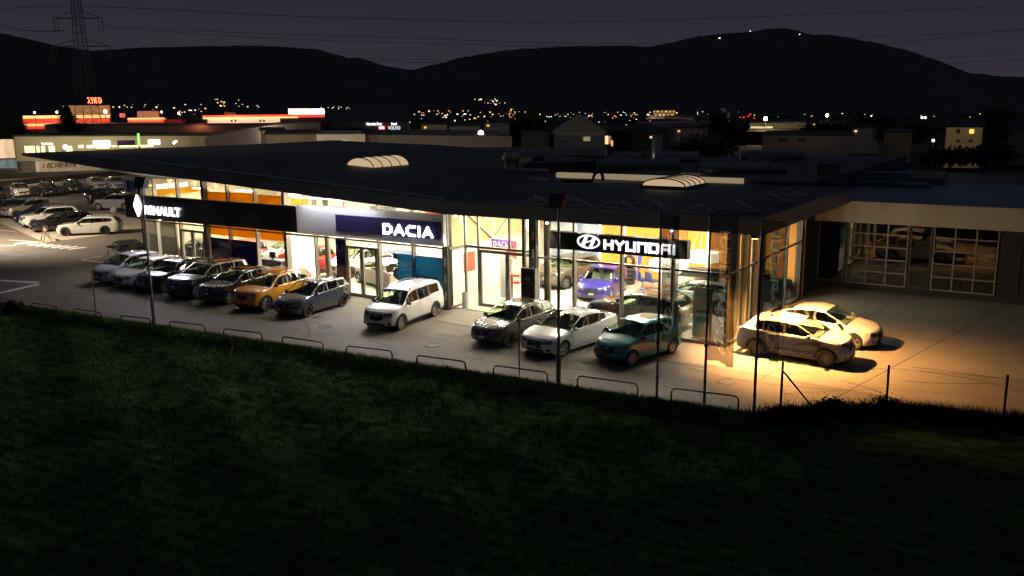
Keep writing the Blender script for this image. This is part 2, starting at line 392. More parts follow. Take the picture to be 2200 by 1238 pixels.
    body=sub('body',*parts['body'],[pm,twom,black])
    sub('windscreen',*parts['windscreen'],gm); sub('rear_window',*parts['rear_window'],dk)
    for k in range(len(P['win'])):
        for sg in (1,-1):
            if parts[('w',k,sg)][0]: sub('side_window',*parts[('w',k,sg)],gm if k==0 else (dk if k==len(P['win'])-1 and k>1 else gm))
    # underbody + seats
    mb=MB(); mb.box(-L/2+.25,-hw+.28,.16,L/2-.25,hw-.28,.40)
    for xw in (xf,xr):
        X=L/2-xw
        for sg in (1,-1):
            n=10; vs=[];fs=[]
            for i in range(n+1):
                a=math.pi*i/n
                for y in (hw-.035,hw-.30): vs.append((X+math.cos(a)*(Ra+.012),sg*y,r*.98+math.sin(a)*(Ra+.012)))
            for i in range(n): fs.append((2*i,2*i+2,2*i+3,2*i+1))
            fs.append(tuple(2*i+1 for i in range(n+1)))
            mb.add(vs,fs)
    mb.build('underbody',black,root)
    mb=MB(); sx=L/2-P['rf']-.15
    zf=.42
    mb.box(L/2-P['cowl']-.55,-hw+.12,zf,L/2-P['cowl']-.18,hw-.12,T(P['cowl'])-.12)
    for x,ys in ((sx,(.36,-.36)),(sx-.95,(.42,0,-.42))):
        for y in ys:
            wd=.24 if len(ys)==2 else .21
            mb.box(x-.25,y-wd,zf,x+.30,y+wd,zf+.22); mb.hexa([(x-.25,y-wd,zf+.2),(x-.12,y-wd,zf+.2),(x-.12,y+wd,zf+.2),(x-.25,y+wd,zf+.2)],[(x-.42,y-wd*.85,zf+.72),(x-.32,y-wd*.85,zf+.72),(x-.32,y+wd*.85,zf+.72),(x-.42,y+wd*.85,zf+.72)])
            mb.box(x-.45,y-.11,zf+.73,x-.36,y+.11,zf+.90)
    mb.build('seats',mat('car_seat_fabric',(.17,.165,.15),.8),root)
    # wheels
    for xw in (xf,xr):
        for sg in (1,-1):
            w=thing('wheel','','x') ; del w['label']; del w['category']; w.parent=root; w.location=(L/2-xw,sg*(hw-.115),r)
            if sg<0: w.rotation_euler=(0,0,math.pi)
            mobj('tyre',tyre_mesh(r),w); mobj('rim',rim_mesh(rim,r),w)
    # surface details thrown onto the shell
    def hit(o,d):
        q=bvh.ray_cast(Vector(o),Vector(d).normalized()); return q[0]
    def patch(fn,nu,nv,name,m,off=.007,smooth=True,mb=None):
        g=[];ok=True
        for a in range(nu+1):
            row=[]
            for b in range(nv+1):
                o,d=fn(a/nu,b/nv); p=hit(o,d)
                if p is None: return None
                row.append(p-Vector(d).normalized()*off)
            g.append(row)
        own=mb is None
        if own: mb=MB()
        o_=len(mb.v)
        for row in g: mb.v+= [tuple(p) for p in row]
        for a in range(nu):
            for b in range(nv):
                i=o_+a*(nv+1)+b; mb.f.append((i,i+1,i+nv+2,i+nv+1)); mb.m.append(0)
        if own: return mb.build(name,m,root,smooth)
    def az(end,p0,p1,zfn,nu,name,m,off=.007,mb=None,nv=2):
        cx=end*(L/2-.75)
        def fn(u,v):
            p=math.radians(p0+(p1-p0)*u); z0,z1=zfn(u); z=z0+(z1-z0)*v
            d=Vector((end*math.cos(p),math.sin(p),0)); return (Vector((cx,0,z))+d*3,-d)
        return patch(fn,nu,nv,name,m,off,mb=mb)
    T0=T(.06); hz=T0-.10
    headm=mat('headlight_lens',(.20,.21,.23),.06,.7,coat=1.); tailm=mat('taillight_red',(.35,.01,.01),.15,coat=1.)
    for sg in (1,-1):
        hw_=lights or .12
        az(1,sg*27,sg*52,lambda u:(hz-.02+.03*u-hw_*.45,hz+.03*u+.06-.03*(1-u)),7,'headlight',headm)
        zt=lerp_pts(P['belt'],L)-.10
        az(-1,sg*30,sg*54,lambda u:(zt-.10+.05*u,zt+.04-.01*u),6,'tail_light',tailm)
    gr=lerp_pts([(0,hz),(1,hz)],0)
    az(1,-25,25,lambda u:(gr-.20-.06*(1-abs(2*u-1)),gr+.02),10,'grille',black,nv=4)
    az(1,-30,30,lambda u:(sill+.07,sill+.19-.03*abs(2*u-1)),10,'air_intake',black,.006)
    if detail:
        for sg in (1,-1): az(1,sg*38,sg*48,lambda u:(sill+.10,sill+.22),3,'fog_lamp',mat('fog_lamp',(.2,.2,.2),.2,.5),.006)
    if plates:
        pw=mat('plate_white',(.6,.6,.6),.4)
        az(1,-9,9,lambda u:(gr-.27,gr-.17),4,'number_plate',pw if plates==1 else black,.012)
        az(-1,-10,10,lambda u:(.62,.72),4,'number_plate',pw if plates==1 else black,.012)
    if emblem:
        az(1,-3.4,3.4,lambda u:(gr-.07,gr+.0),3,'badge',mat('chrome',(.75,.75,.75),.15,1.),.014)
    # door seams, handles
    mb=MB(); hmb=MB()
    xs=[P['win'][0][0]-.12,P['win'][0][1]+.04,P['win'][1][1]+.05]
    for sg in (1,-1):
        for x in xs:
            if abs(x-xr)<Ra: x0_=x
            zlo=zb(x)+.05; zhi=Bl(x)-.01
            patch(lambda u,v:((L/2-x-(u-.5)*.012,sg*3,zlo+(zhi-zlo)*v),(0,-sg,0)),1,6,'',None,.002,mb=mb)
        patch(lambda u,v:((L/2-xs[0]-(xs[2]-.1-xs[0])*v,sg*3,sill+.10+(u-.5)*.012),(0,-sg,0)),1,6,'',None,.002,mb=mb)
        for x in (P['win'][0][1]-.13,P['win'][1][1]-.15):
            p=hit((L/2-x,sg*3,Bl(x)-.12),(0,-sg,0))
            if p: 
                h=MB(); h.box(p.x-.09,p.y-.005,p.z-.015,p.x+.09,p.y+sg*.035,p.z+.015); h.build('door_handle',pm,root)
    if mb.v: mb.build('door_seam',black,root)
    # mirrors
    for sg in (1,-1):
        x=L/2-P['win'][0][0]-.02; B=Bl(P['win'][0][0])
        h=MB(); h.ell((x,sg*(hw+.06),B+.07),.075,.11,.075); h.bar((x,sg*(hw-.10),B+.0),(x,sg*(hw+.02),B+.04),.05,.04); h.build('mirror',mat('car_mirror_black',(.01,.01,.01),.3,coat=.5) if mir=='black' else pm,root,True,50)
    if P.get('clad'):
        for xw in (xf,xr):
            for sg in (1,-1):
                m3=MB(); n=14; pts=[]
                for i in range(n+1):
                    a=math.radians(-8+196*i/n); c0,s0_=math.cos(a),math.sin(a)
                    q=[]
                    for rr in (Ra-.004,Ra+.065):
                        p=hit((L/2-xw+c0*rr,sg*3,max(sill+.02,r*.98+s0_*rr)),(0,-sg,0)); 
                        if p is None: p=Vector((L/2-xw+c0*rr,sg*(hw-.01),r+s0_*rr))
                        q.append((p.x,p.y+sg*.012,p.z))
                    pts.append(q)
                for a_,b_ in zip(pts,pts[1:]): m3.quad(a_[0],b_[0],b_[1],a_[1])
                m3.build('wheel_arch_trim',mat('car_plastic',(.03,.03,.03),.6),root)
    if P.get('rails'):
        for sg in (1,-1):
            a=P['rf']+.15;b=P['re']-.05; pts=[]
            for i in range(9):
                s=a+(b-a)*i/8; q=sect(s); pts.append((L/2-s,sg*(q[-4][0]-.02),q[-4][1]+(.06 if 0<i<8 else 0.0)))
            MB().tube(pts,.016,6).build('roof_rail',mat('rail_metal',(.5,.5,.5),.3,.8) if col[0]>.1 or kind=='suv' else black,root,True)
    if detail:
        s=P['re']-.12; MB().add([(L/2-s-.02,-.012,T(s)-.01),(L/2-s+.12,-.012,T(s)-.01),(L/2-s+.12,.012,T(s)-.01),(L/2-s-.02,.012,T(s)-.01),(L/2-s-.03,0,T(s)+.055)],[(0,1,4),(1,2,4),(2,3,4),(3,0,4)]).build('antenna',black,root)
    if roofbox:
        b=MB(); x=0; z=T(L/2)+.10
        for k,(ww,hh) in enumerate(((.30,.02),(.36,.14),(.35,.30),(.26,.36))):
            pass
        b.hexa([(-1.0,-.38,z),(.95,-.38,z),(.95,.38,z),(-1.0,.38,z)],[(-.85,-.30,z+.36),(.55,-.30,z+.36),(.55,.30,z+.36),(-.85,.30,z+.36)])
        o=b.build('roof_box',black,root,True,30)
    root['_']=0; del root['_']
    return root,hit,P
def place(kind,wheel,contact,heading):
    """origin of the car so that the named wheel's outer contact is at the point"""
    P=CT[kind];h=math.radians(heading);x={'F':P['L']/2-P['fo']+.12,'R':P['L']/2-P['fo']-P['wb']+.12}[wheel[0]];y=(P['W']/2-.02)*(1 if wheel[1]=='L' else -1)
    c,s=math.cos(h),math.sin(h); return Vector((contact[0]-(c*x-s*y),contact[1]-(s*x+c*y),0)),h
# ------------------------------------------------------------------ ground and site
sc=bpy.context.scene
def asphalt(name,c1,c2,rough=.75):
    m=bpy.data.materials.new(name); m.use_nodes=True; nt=m.node_tree;N=nt.nodes;L=nt.links;b=N['Principled BSDF']
    tc=N.new('ShaderNodeTexCoord'); n1=N.new('ShaderNodeTexNoise'); n1.inputs['Scale'].default_value=.35; n1.inputs['Detail'].default_value=6; n1.inputs['Roughness'].default_value=.65
    n2=N.new('ShaderNodeTexNoise'); n2.inputs['Scale'].default_value=28; n2.inputs['Detail'].default_value=3
    L.new(tc.outputs['Object'],n1.inputs['Vector']); L.new(tc.outputs['Object'],n2.inputs['Vector'])
    mx=N.new('ShaderNodeMath'); mx.operation='MULTIPLY_ADD'; mx.inputs[1].default_value=.45; L.new(n2.outputs['Fac'],mx.inputs[0]); 
    h=N.new('ShaderNodeMath'); h.operation='MULTIPLY'; h.inputs[1].default_value=.62; L.new(n1.outputs['Fac'],h.inputs[0]); L.new(h.outputs[0],mx.inputs[2])
    r=N.new('ShaderNodeValToRGB'); r.color_ramp.elements[0].position=.38; r.color_ramp.elements[1].position=.68; r.color_ramp.elements[0].color=(*c1,1); r.color_ramp.elements[1].color=(*c2,1)
    L.new(mx.outputs[0],r.inputs['Fac']); L.new(r.outputs['Color'],b.inputs['Base Color']); b.inputs['Roughness'].default_value=rough
    bp=N.new('ShaderNodeBump'); bp.inputs['Strength'].default_value=.35; bp.inputs['Distance'].default_value=.02; L.new(n2.outputs['Fac'],bp.inputs['Height']); L.new(bp.outputs['Normal'],b.inputs['Normal'])
    MATS[name]=m; return m
asph=asphalt('asphalt',(.092,.080,.068),(.175,.152,.130)); conc=asphalt('concrete_slab',(.16,.145,.12),(.24,.22,.185),.8); paver=asphalt('pale_paving',(.32,.28,.22),(.44,.39,.31),.8)
white=mat('road_paint_white',(.72,.70,.66),.7,var=.15,vs=6); yell=mat('road_paint_faded',(.20,.17,.12),.8,var=.25,vs=4); blue=mat('road_paint_blue',(.10,.25,.38),.7,var=.15,vs=5)
soil=mat('dark_terrain',(.02,.022,.018),.95,var=.3,vs=.02)
def kerbY(x): return 23.35+.087*(x+34.4) if x<-7.4 else lerp_pts([(-7.4,25.7),(-4.4,28.2),(-1.2,28.95),(12,31.5),(60,40)],x)
# far terrain sheet
o=MB().quad((-9000,-3000,-.6),(9000,-3000,-.6),(9000,9000,-.6),(-9000,9000,-.6)).build('ground',soil); struct(o)
x0,x1=-260,60
o=MB().add([(x0,kerbY(-60)-18,-.0),(-60,kerbY(-60),0),(-7.4,25.7,0),(-4.4,28.2,0),(-1.2,28.95,0),(12,31.5,0),(x1,40,0),(x1,120,0),(x0,150,0)],[(0,1,2,3,4,5,6,7,8)]).build('forecourt',asph,fix=False); struct(o)
def sheet(pts,z,name,m,kind='structure'):
    mb=MB(); mb.add([(p[0],p[1],z) for p in pts],[tuple(range(len(pts)))]); o=mb.build(name,m); 
    if o.data.polygons[0].normal.z<0: o.data.flip_normals()
    return struct(o,kind)
sheet([(-11.2,30.3),(-2.6,29.6),(12,32.0),(12,47.4),(-11.2,47.9)],.004,'concrete_yard',conc)
sheet([(-24.6,33),(-24.1,30.95),(-19.4,30.4),(-19.2,34.2),(-24.6,34.2)],.004,'entrance_paving',conc)
sheet([(-14.2,33),(-13.9,30.0),(-11.0,30.25),(-11.2,33)],.008,'entrance_paving',conc)
sheet([G(0,470)[:2],G(0,479)[:2],G(96,521)[:2],G(296,497)[:2],(-49.3,41),G(330,478)[:2],G(262,462)[:2],G(236,452)[:2],G(150,455)[:2]],.004,'display_paving',paver)
def line(mb,a,b,w=.10,z=.010,px=True):
    a=G(*a) if px else Vector((*a,0)); b=G(*b) if px else Vector((*b,0)); d=(b-a).normalized(); n=Vector((-d.y,d.x,0))*w/2
    mb.add([(p.x,p.y,z) for p in (a-n,b-n,b+n,a+n)],[(0,1,2,3)])
mb=MB()
for k in range(7):                                  # zebra crossing
    a=[(150,722),(262,741),(342,749),(420,757),(494,765),(568,772),(645,779)][k]; b=[(360,716),(438,726),(508,733),(583,739),(658,745),(738,751),(818,759)][k]
    sx=400/1769.; line(mb,(a[0]*sx,360+a[1]*sx),(b[0]*sx,360+b[1]*sx),.95 if k==0 else .46)
line(mb,(0,603),(82,608),.42); line(mb,(0,630),(84,611),.42); 
line(mb,(175,558),(222,550),.14); line(mb,(175,559),(235,566),.14); line(mb,(0,495),(33,498),.14); line(mb,(0,528),(35,528),.3)
line(mb,(20,516),(95,521),.14)
struct(mb.build('road_markings',white,fix=False))
mb=MB()
for a,b in (((0,544),(55,549)),((0,557),(55,549)),((55,549),(132,537)),((132,537),(58,528)),((0,532),(25,530)),((0,546),(50,551)),((38,538),(58,538))): line(mb,a,b,.12)
struct(mb.build('blue_markings',blue,fix=False))
mb=MB()
for a,b,w in (((88,627),(228,608),.35),((0,640),(180,623),.25),((220,642),(250,632),.08),((350,715),(585,670),.14),((585,670),(640,664),.12),((700,655),(805,634),.12),((760,640),(815,632),.1),((1003,782),(1022,725),.06),((190,640),(330,612),.1),((300,632),(330,627),.1)): line(mb,a,b,w)
struct(mb.build('bay_markings',yell,fix=False))
mb=MB(); jm=mat('tar_joint',(.02,.018,.016),.9)
for a,b,w in (((-8.84,29.46),(-6.99,47.5),.035),((-6.4,27.4),(-2.5,47),.035),((-11.2,30.3),(-2.6,29.6),.03),((-30.5,31.9),(-24.1,30.75),.05),((-24.1,30.75),(-11.0,29.9),.06),((-11.2,38.5),(-3,38.1),.03)): line(mb,a,b,w,.013,px=False)
struct(mb.build('pavement_joints',jm,fix=False))
cov=mat('iron_cover',(.05,.045,.04),.6,.4)
for k,(x,y) in enumerate(((700,702),(1010,722),(420,668),(1560,820),(930,742))):
    p=G(x,y); struct(MB().lathe([(.34,.0),(.34,.012),(.29,.014),(.29,.008),(0,.010)],22,'z',(p.x,p.y,.002)).build('drain_cover',cov),'structure')
stm=mat('oil_stain',(.025,.023,.022),.5,var=.3,vs=3)
sb=MB(); rr0=random.Random(11)
for _ in range(34):
    x=rr0.uniform(-46,-9); y=kerbY(x)+rr0.uniform(1.2,7.5); r0=rr0.uniform(.08,.34); n=11
    sb.add([(x+math.cos(6.283*i/n)*r0*rr0.uniform(.5,1.1),y+math.sin(6.283*i/n)*r0*rr0.uniform(.5,1.1),.0155) for i in range(n)],[tuple(range(n))])
struct(sb.build('oil_stains',stm,fix=False))
tm=MB()
for _ in range(26):
    x=rr0.uniform(-48,-4); y=kerbY(x)+rr0.uniform(1.5,6); a=rr0.uniform(-.5,.5); cv=rr0.uniform(-.25,.25); w_=.10; L_=rr0.uniform(2,6); n=12; px_=None
    for i in range(n+1):
        q=i/n*L_; aa=a+cv*q; p=Vector((x+q*math.cos(a+cv*q/2),y+q*math.sin(a+cv*q/2),.012)); nn_=Vector((-math.sin(aa),math.cos(aa),0))*w_/2
        if p.y<kerbY(p.x)+.3: px_=None; continue
        if px_: tm.quad(px_[0],p-nn_,p+nn_,px_[1])
        px_=(p-nn_,p+nn_)
struct(tm.build('tyre_marks',mat('tyre_mark',(.075,.066,.056),.7,var=.1,vs=4),fix=False))
lb_=MB(); 
for _ in range(420):
    x=rr0.uniform(-58,-6); y=kerbY(x)+abs(rr0.gauss(0,.35))-.15; s=rr0.uniform(.015,.05); a=rr0.uniform(0,3); lb_.add([(x-s*math.cos(a),y-s*math.sin(a),.02),(x+s*.6,y-s,.03),(x+s*math.cos(a),y+s*math.sin(a),.02),(x-s*.5,y+s,.035)],[(0,1,2,3)])
struct(lb_.build('leaf_litter',mat('litter_brown',(.10,.07,.035),.9,var=.4,vs=8),fix=False),'stuff','dry leaves and dirt lying along the kerb')
# grass field
def grass_mat(name,c1,c2,sc_=.5):
    m=mat(name,c1,.9,col2=c2,vs=sc_,det=8,bump=.9,bs=7); return m
gm=mat('field_grass',(.028,.055,.021),.95,col2=(.062,.104,.040),vs=4.5,det=8,bump=.8,bs=9,spec=0.)
_nt=gm.node_tree; _N=_nt.nodes; _L=_nt.links; _b=_N['Principled BSDF']; _src=_b.inputs['Base Color'].links[0].from_socket
_tc=_N.new('ShaderNodeTexCoord'); _mp=_N.new('ShaderNodeMapping'); _mp.inputs['Rotation'].default_value=(0,0,math.radians(-5.7)); _w=_N.new('ShaderNodeTexWave'); _w.bands_direction='Y'; _w.inputs['Scale'].default_value=.55; _w.inputs['Distortion'].default_value=2.5; _w.inputs['Detail'].default_value=3
_L.new(_tc.outputs['Object'],_mp.inputs['Vector']); _L.new(_mp.outputs['Vector'],_w.inputs['Vector']); _mr=_N.new('ShaderNodeMapRange'); _mr.inputs['To Min'].default_value=.82; _mr.inputs['To Max'].default_value=1.2; _L.new(_w.outputs['Fac'],_mr.inputs['Value'])
_mm=_N.new('ShaderNodeMixRGB'); _mm.blend_type='MULTIPLY'; _mm.inputs[0].default_value=1; _L.new(_src,_mm.inputs[1]); _L.new(_mr.outputs[0],_mm.inputs[2]); _L.new(_mm.outputs[0],_b.inputs['Base Color'])
from mathutils import noise as _nz
mb=MB(); nx,ny=520,230; vs=[];fs=[]
for j in range(ny+1):
    for i in range(nx+1):
        x=-95+110*i/nx; v=(j/ny)**.72; yk=kerbY(max(-60,x))-.05-(18/200)*max(0,-60-x); y=-12+(yk+12)*v
        z=-.02+.10*math.sin(x*.9+y*.4)*math.sin(y*1.3)*min(1,(yk-y)/2)+ (.14*math.exp(-((yk-y-.5)/.45)**2)) - .16*max(0,min(1,(yk-y-1.2)/2.5))+.02
        if y<yk-.9: z+=.035*_nz.noise(Vector((x*1.5,y*1.9,0)))+.03*_nz.noise(Vector((x*4.2,y*4.5,5)))
        vs.append((x,y,z))
for j in range(ny):
    for i in range(nx): a=j*(nx+1)+i; fs.append((a,a+1,a+nx+2,a+nx+1))
mb.add(vs,fs); o=mb.build('grass_field',gm,None,True,fix=False); struct(o,label='dark grass field in front of the car park')
def fieldz(x,y):
    yk=kerbY(max(-60,x)); return -.0+ (.14*math.exp(-((yk-y-.5)/.45)**2)) - .16*max(0,min(1,(yk-y-1.2)/2.5))+.10*math.sin(x*.9+y*.4)*math.sin(y*1.3)*min(1,max(0,(yk-y)/2))
def blades(n,fx,fy,hmin,hmax,wd,name,m,label,clump=0):
    X=fx(n); Y=fy(X,n); V=np.zeros((n*3,3)); 
    if clump:
        rows=.34
        k=RNG.integers(0,max(1,n//clump),n); cxs=X[k]; cys=np.where(hmax<.2,np.round((Y[k]-.10*X[k])/rows)*rows+.10*X[k],Y[k]); X=cxs+RNG.normal(0,.12,n); Y=cys+RNG.normal(0,.07,n)
    a=RNG.uniform(0,6.28,n); h=RNG.uniform(hmin,hmax,n); w=wd*RNG.uniform(.6,1.4,n)
    Z=np.array([fieldz(x,y) for x,y in zip(X,Y)])
    V[0::3]=np.stack([X-np.cos(a)*w,Y-np.sin(a)*w,Z],1); V[1::3]=np.stack([X+np.cos(a)*w,Y+np.sin(a)*w,Z],1)
    V[2::3]=np.stack([X+RNG.normal(0,1,n)*h*.45,Y+RNG.normal(0,1,n)*h*.45,Z+h],1)
    me=bpy.data.meshes.new(name); me.vertices.add(n*3); me.vertices.foreach_set('co',V.ravel()); me.loops.add(n*3); me.loops.foreach_set('vertex_index',np.arange(n*3,dtype=np.int32)); me.polygons.add(n); me.polygons.foreach_set('loop_start',np.arange(0,n*3,3,dtype=np.int32)); me.update(); me.validate()
    me.materials.append(m); o=bpy.data.objects.new(name,me); C.objects.link(o); return struct(o,'stuff',label)
gb=mat('grass_blade',(.034,.066,.020),.8,col2=(.075,.125,.040),vs=3.,spec=.1); gv=mat('verge_blade',(.035,.075,.014),.7,col2=(.10,.165,.04),vs=1.2,spec=.15)
def frus(n):  # x spread favouring the visible wedge
    return RNG.uniform(-62,0,n)
def fyf(X,n):
    yk=23.35+.087*(np.maximum(X,-60)+34.4); return yk-1.0-np.abs(RNG.uniform(0,1,n)**1.3)*18
blades(130000,frus,fyf,.06,.17,.013,'field_grass_tufts',gb,'short dark grass growing across the field',clump=9)
blades(60000,lambda n:RNG.uniform(-66,-7.5,n),lambda X,n:23.35+.087*(X+34.4)-.10-np.abs(RNG.normal(0,.42,n)),.07,.24,.012,'verge_grass',gv,'longer grass along the edge of the car park',clump=9)
blades(16000,lambda n:RNG.uniform(-7.7,5,n),lambda X,n:np.array([kerbY(x) for x in X])-.05-np.abs(RNG.normal(0,.40,n)),.12,.52,.014,'fence_scrub',mat('scrub_dark',(.012,.014,.007),.9,spec=.1),'tall dark dry grass and scrub along the wire fence',clump=40)
straw=mat('dry_stalk',(.35,.32,.22),.8); mb=MB()
for k in range(46):
    x=random.uniform(-48,-6); y=kerbY(x)-1.6-random.random()*9; a=random.uniform(0,3.1); l=random.uniform(.12,.4); z=fieldz(x,y)+.06; e=random.choice([0,0,.25])
    mb.bar((x,y,z),(x+math.cos(a)*l,y+math.sin(a)*l,z+.02+e*random.random()),.012)
struct(mb.build('dry_stalks',straw),'stuff','pale dry stalks lying scattered on the grass')
# hoop barriers
bm_=mat('barrier_steel',(.045,.042,.038),.4,.6)
tops=[((-36,634),(32,646)),((67,651),(122,659)),((158,663),(218,672)),((258,678),(323,685)),((364,690),(440,699)),((480,706),(562,716)),((606,723),(694,736)),((744,743),(842,754)),((895,763),(1000,777)),((1060,785),(1176,800)),((1241,807),(1370,825)),((1443,834),(1587,852))]
names=['leftmost of the row, cut by the picture edge','beside the bush at the left end of the kerb','third from the left end of the row','behind the short thin post at the left','just right of the tall floodlight mast','below the black two tone hatchback','in front of the orange car','in front of the dark blue hatchback','nearest the reddish weed tuft','behind the thin post near the silver hatchback','in front of the white liftback','last at the right behind the flagpoles']
names=['hoop at the far left edge, cut by the picture','second hoop from the far left end','third hoop from the far left, before the thin post','hoop standing between the thin post and the floodlight mast','hoop just right of the left floodlight mast','hoop in front of the black crossover cars','hoop in front of the orange car','hoop in front of the dark blue grey hatchback','hoop in front of the silver people carrier','hoop behind the thin right hand post','hoop in front of the teal hatchback','rightmost hoop, between two flagpoles']
for (a,b),nm in zip(tops,names):
    z=.62; A=G(*a,z);B=G(*b,z); d=(B-A).normalized(); r=.14; pts=[(A.x,A.y,-.05),(A.x,A.y,z-r)]
    for k in range(1,5):
        q=math.pi/2*k/4; p=A+d*r*(1-math.cos(q)); pts.append((p.x,p.y,z-r+r*math.sin(q)))
    for k in range(0,5):
        q=math.pi/2*k/4; p=B-d*r*(1-math.sin(q)); pts.append((p.x,p.y,z-r+r*math.cos(q)))
    pts.append((B.x,B.y,-.05))
    tag(MB().tube(pts,.028,8).build('hoop_barrier',bm_,None,True,50),'low steel '+nm,'barrier','hoop barriers along the kerb')
# thin posts
pm_=mat('post_steel',(.10,.095,.08),.5,.5)
for px,ht,nm in (((208,690),2.33,'thin bare steel post near the left end of the kerb'),((1116,808),2.02,'thin bare steel post in front of the grey hatchback')):
    p=G(*px); m=MB(); m.tube([(0,0,-.1),(0,0,ht)],.028,8); m.lathe([(.036,ht-.03),(.036,ht+.01),(0,ht+.02)],8)
    tag(m.build('steel_post',pm_,None,True,40,loc=p),nm,'post')
# floodlight masts
mm=mat('mast_steel',(.16,.155,.15),.4,.7); hm=mat('lamp_housing',(.012,.012,.012),.5)
for px,ht,nm,rz in (((332,701),6.15,'tall floodlight mast in front of the leftmost illuminated sign',.2),((1200,826),6.1,'tall floodlight mast between the grey and white cars',-.15)):
    p=G(*px); t=thing('floodlight_mast',nm,'lamp post',p,rz,'floodlight masts on the kerb')
    MB().tube([(0,0,-.1),(0,0,1.1)],.085,12).build('base',mm,t,True,40); MB().tube([(0,0,1.1),(0,0,ht)],.058,12,r2=.04).build('pole',mm,t,True,40)
    MB().box(-.10,-.10,2.6,.10,.10,2.66).build('collar',mm,t)
    h=MB(); h.box(-.26,-.10,ht,.26,.14,ht+.05); h.build('bracket',mm,t)
    h=MB(); h.hexa([(-.26,-.22,ht+.05),(.26,-.22,ht+.05),(.26,.12,ht+.05),(-.26,.12,ht+.05)],[(-.30,-.02,ht+.50),(.30,-.02,ht+.50),(.30,.24,ht+.46),(-.30,.24,ht+.46)]); hd=h.build('lamp_head',hm,t)
    MB().box(-.24,-.255,ht+.08,.24,-.235,ht+.10).build('lamp_rim',mm,hd)
# flag poles with banners
def flag_mat(nm,tint,dc,tc,op):
    m=bpy.data.materials.new(nm); m.use_nodes=True;nt=m.node_tree;N=nt.nodes;L=nt.links;N.remove(N['Principled BSDF']);out=N['Material Output']
    t=N.new('ShaderNodeBsdfTransparent');t.inputs['Color'].default_value=(*tint,1); d=N.new('ShaderNodeBsdfDiffuse'); d.inputs['Color'].default_value=(*dc,1); tl=N.new('ShaderNodeBsdfTranslucent'); tl.inputs['Color'].default_value=(*tc,1)
    a=N.new('ShaderNodeMixShader');a.inputs[0].default_value=.4;b=N.new('ShaderNodeMixShader');b.inputs[0].default_value=op
    L.new(d.outputs[0],a.inputs[1]);L.new(tl.outputs[0],a.inputs[2]);L.new(t.outputs[0],b.inputs[1]);L.new(a.outputs[0],b.inputs[2]);L.new(b.outputs[0],out.inputs[0]); return m
fm=flag_mat('flag_cloth',(.62,.60,.58),(.016,.03,.06),(.02,.045,.09),.70); fl=flag_mat('flag_lettering',(.9,.9,.9),(.7,.7,.72),(.62,.61,.60),.72)
for k,(px,ht,wd,z0,z1,nm,seed) in enumerate((((1411,858),6.16,.72,2.0,6.1,'left of the three flagpoles, dark banner hanging over the teal hatchback',0),((1513,868),6.13,1.02,1.55,6.08,'middle one of the three flagpoles, wide dark banner before the glass corner',1),((1619,900),6.2,.80,1.95,6.12,'right of the three flagpoles, dark banner across the two white cars',2))):
    p=G(*px); t=thing('flagpole',nm,'flagpole',p,-.32,'flagpoles with dark hanging banners')
    MB().tube([(0,0,-.1),(0,0,ht+.05)],.045,12,r2=.036).build('pole',pm_,t,True,40)
    MB().tube([(-.05,0,ht),(wd+.04,0,ht)],.016,6).build('top_arm',pm_,t)
    MB().lathe([(.06,1.9),(.06,2.0),(.04,2.0)],10).build('clamp',hm,t); MB().lathe([(.055,.72),(.055,.80),(.04,.80)],10).build('clamp',hm,t)
    def wave(x,z,sd=seed):
        q=(z1-z)/(z1-z0); return .09*q*math.sin(x*9+sd*2+q*1.5)+.045*math.sin(x*17+sd+z*.5)*q+.02*math.sin(z*3+sd)
    def wx(x,z,sd=seed): q=(z1-z)/(z1-z0); return .045+x*(1-.10*q*abs(math.sin(q*2.2+sd)))
    lm=MB(); cx_=wd*.55; lh=wd*.38
    hyundai(lm,(cx_+lh/2,0,z0+1.35),(0,0,1),(-1,0,0),z1-z0-1.75,lh,.003,0,th=lh*.2)
    oval_ring(lm,(cx_,0,z0+.72),(0,0,1),(-1,0,0),.44,wd*.29,.045,.003); slant_h(lm,(cx_,0,z0+.72),(0,0,1),(-1,0,0),.44,wd*.29,.003)
    tree=BVHTree.FromPolygons([Vector(v) for v in lm.v],lm.f)
    nx_,nz=64,330; ban=MB(); vs=[];fs=[]
    for j in range(nz+1):
        for i in range(nx_+1):
            x=wd*i/nx_; z=z0+(z1-z0)*j/nz; ban.v.append((wx(x,z),wave(x,z),z-.10*(x/wd)*(1-j/nz)*(seed==1)))
    for j in range(nz):
        for i in range(nx_):
            a=j*(nx_+1)+i; ban.f.append((a,a+1,a+nx_+2,a+nx_+1)); x=wd*(i+.5)/nx_; z=z0+(z1-z0)*(j+.5)/nz
            ban.m.append(1 if tree.ray_cast(Vector((x,-1,z)),Vector((0,1,0)))[0] is not None else 0)
    ban.build('banner',[fm,fl],t,True,fix=False)
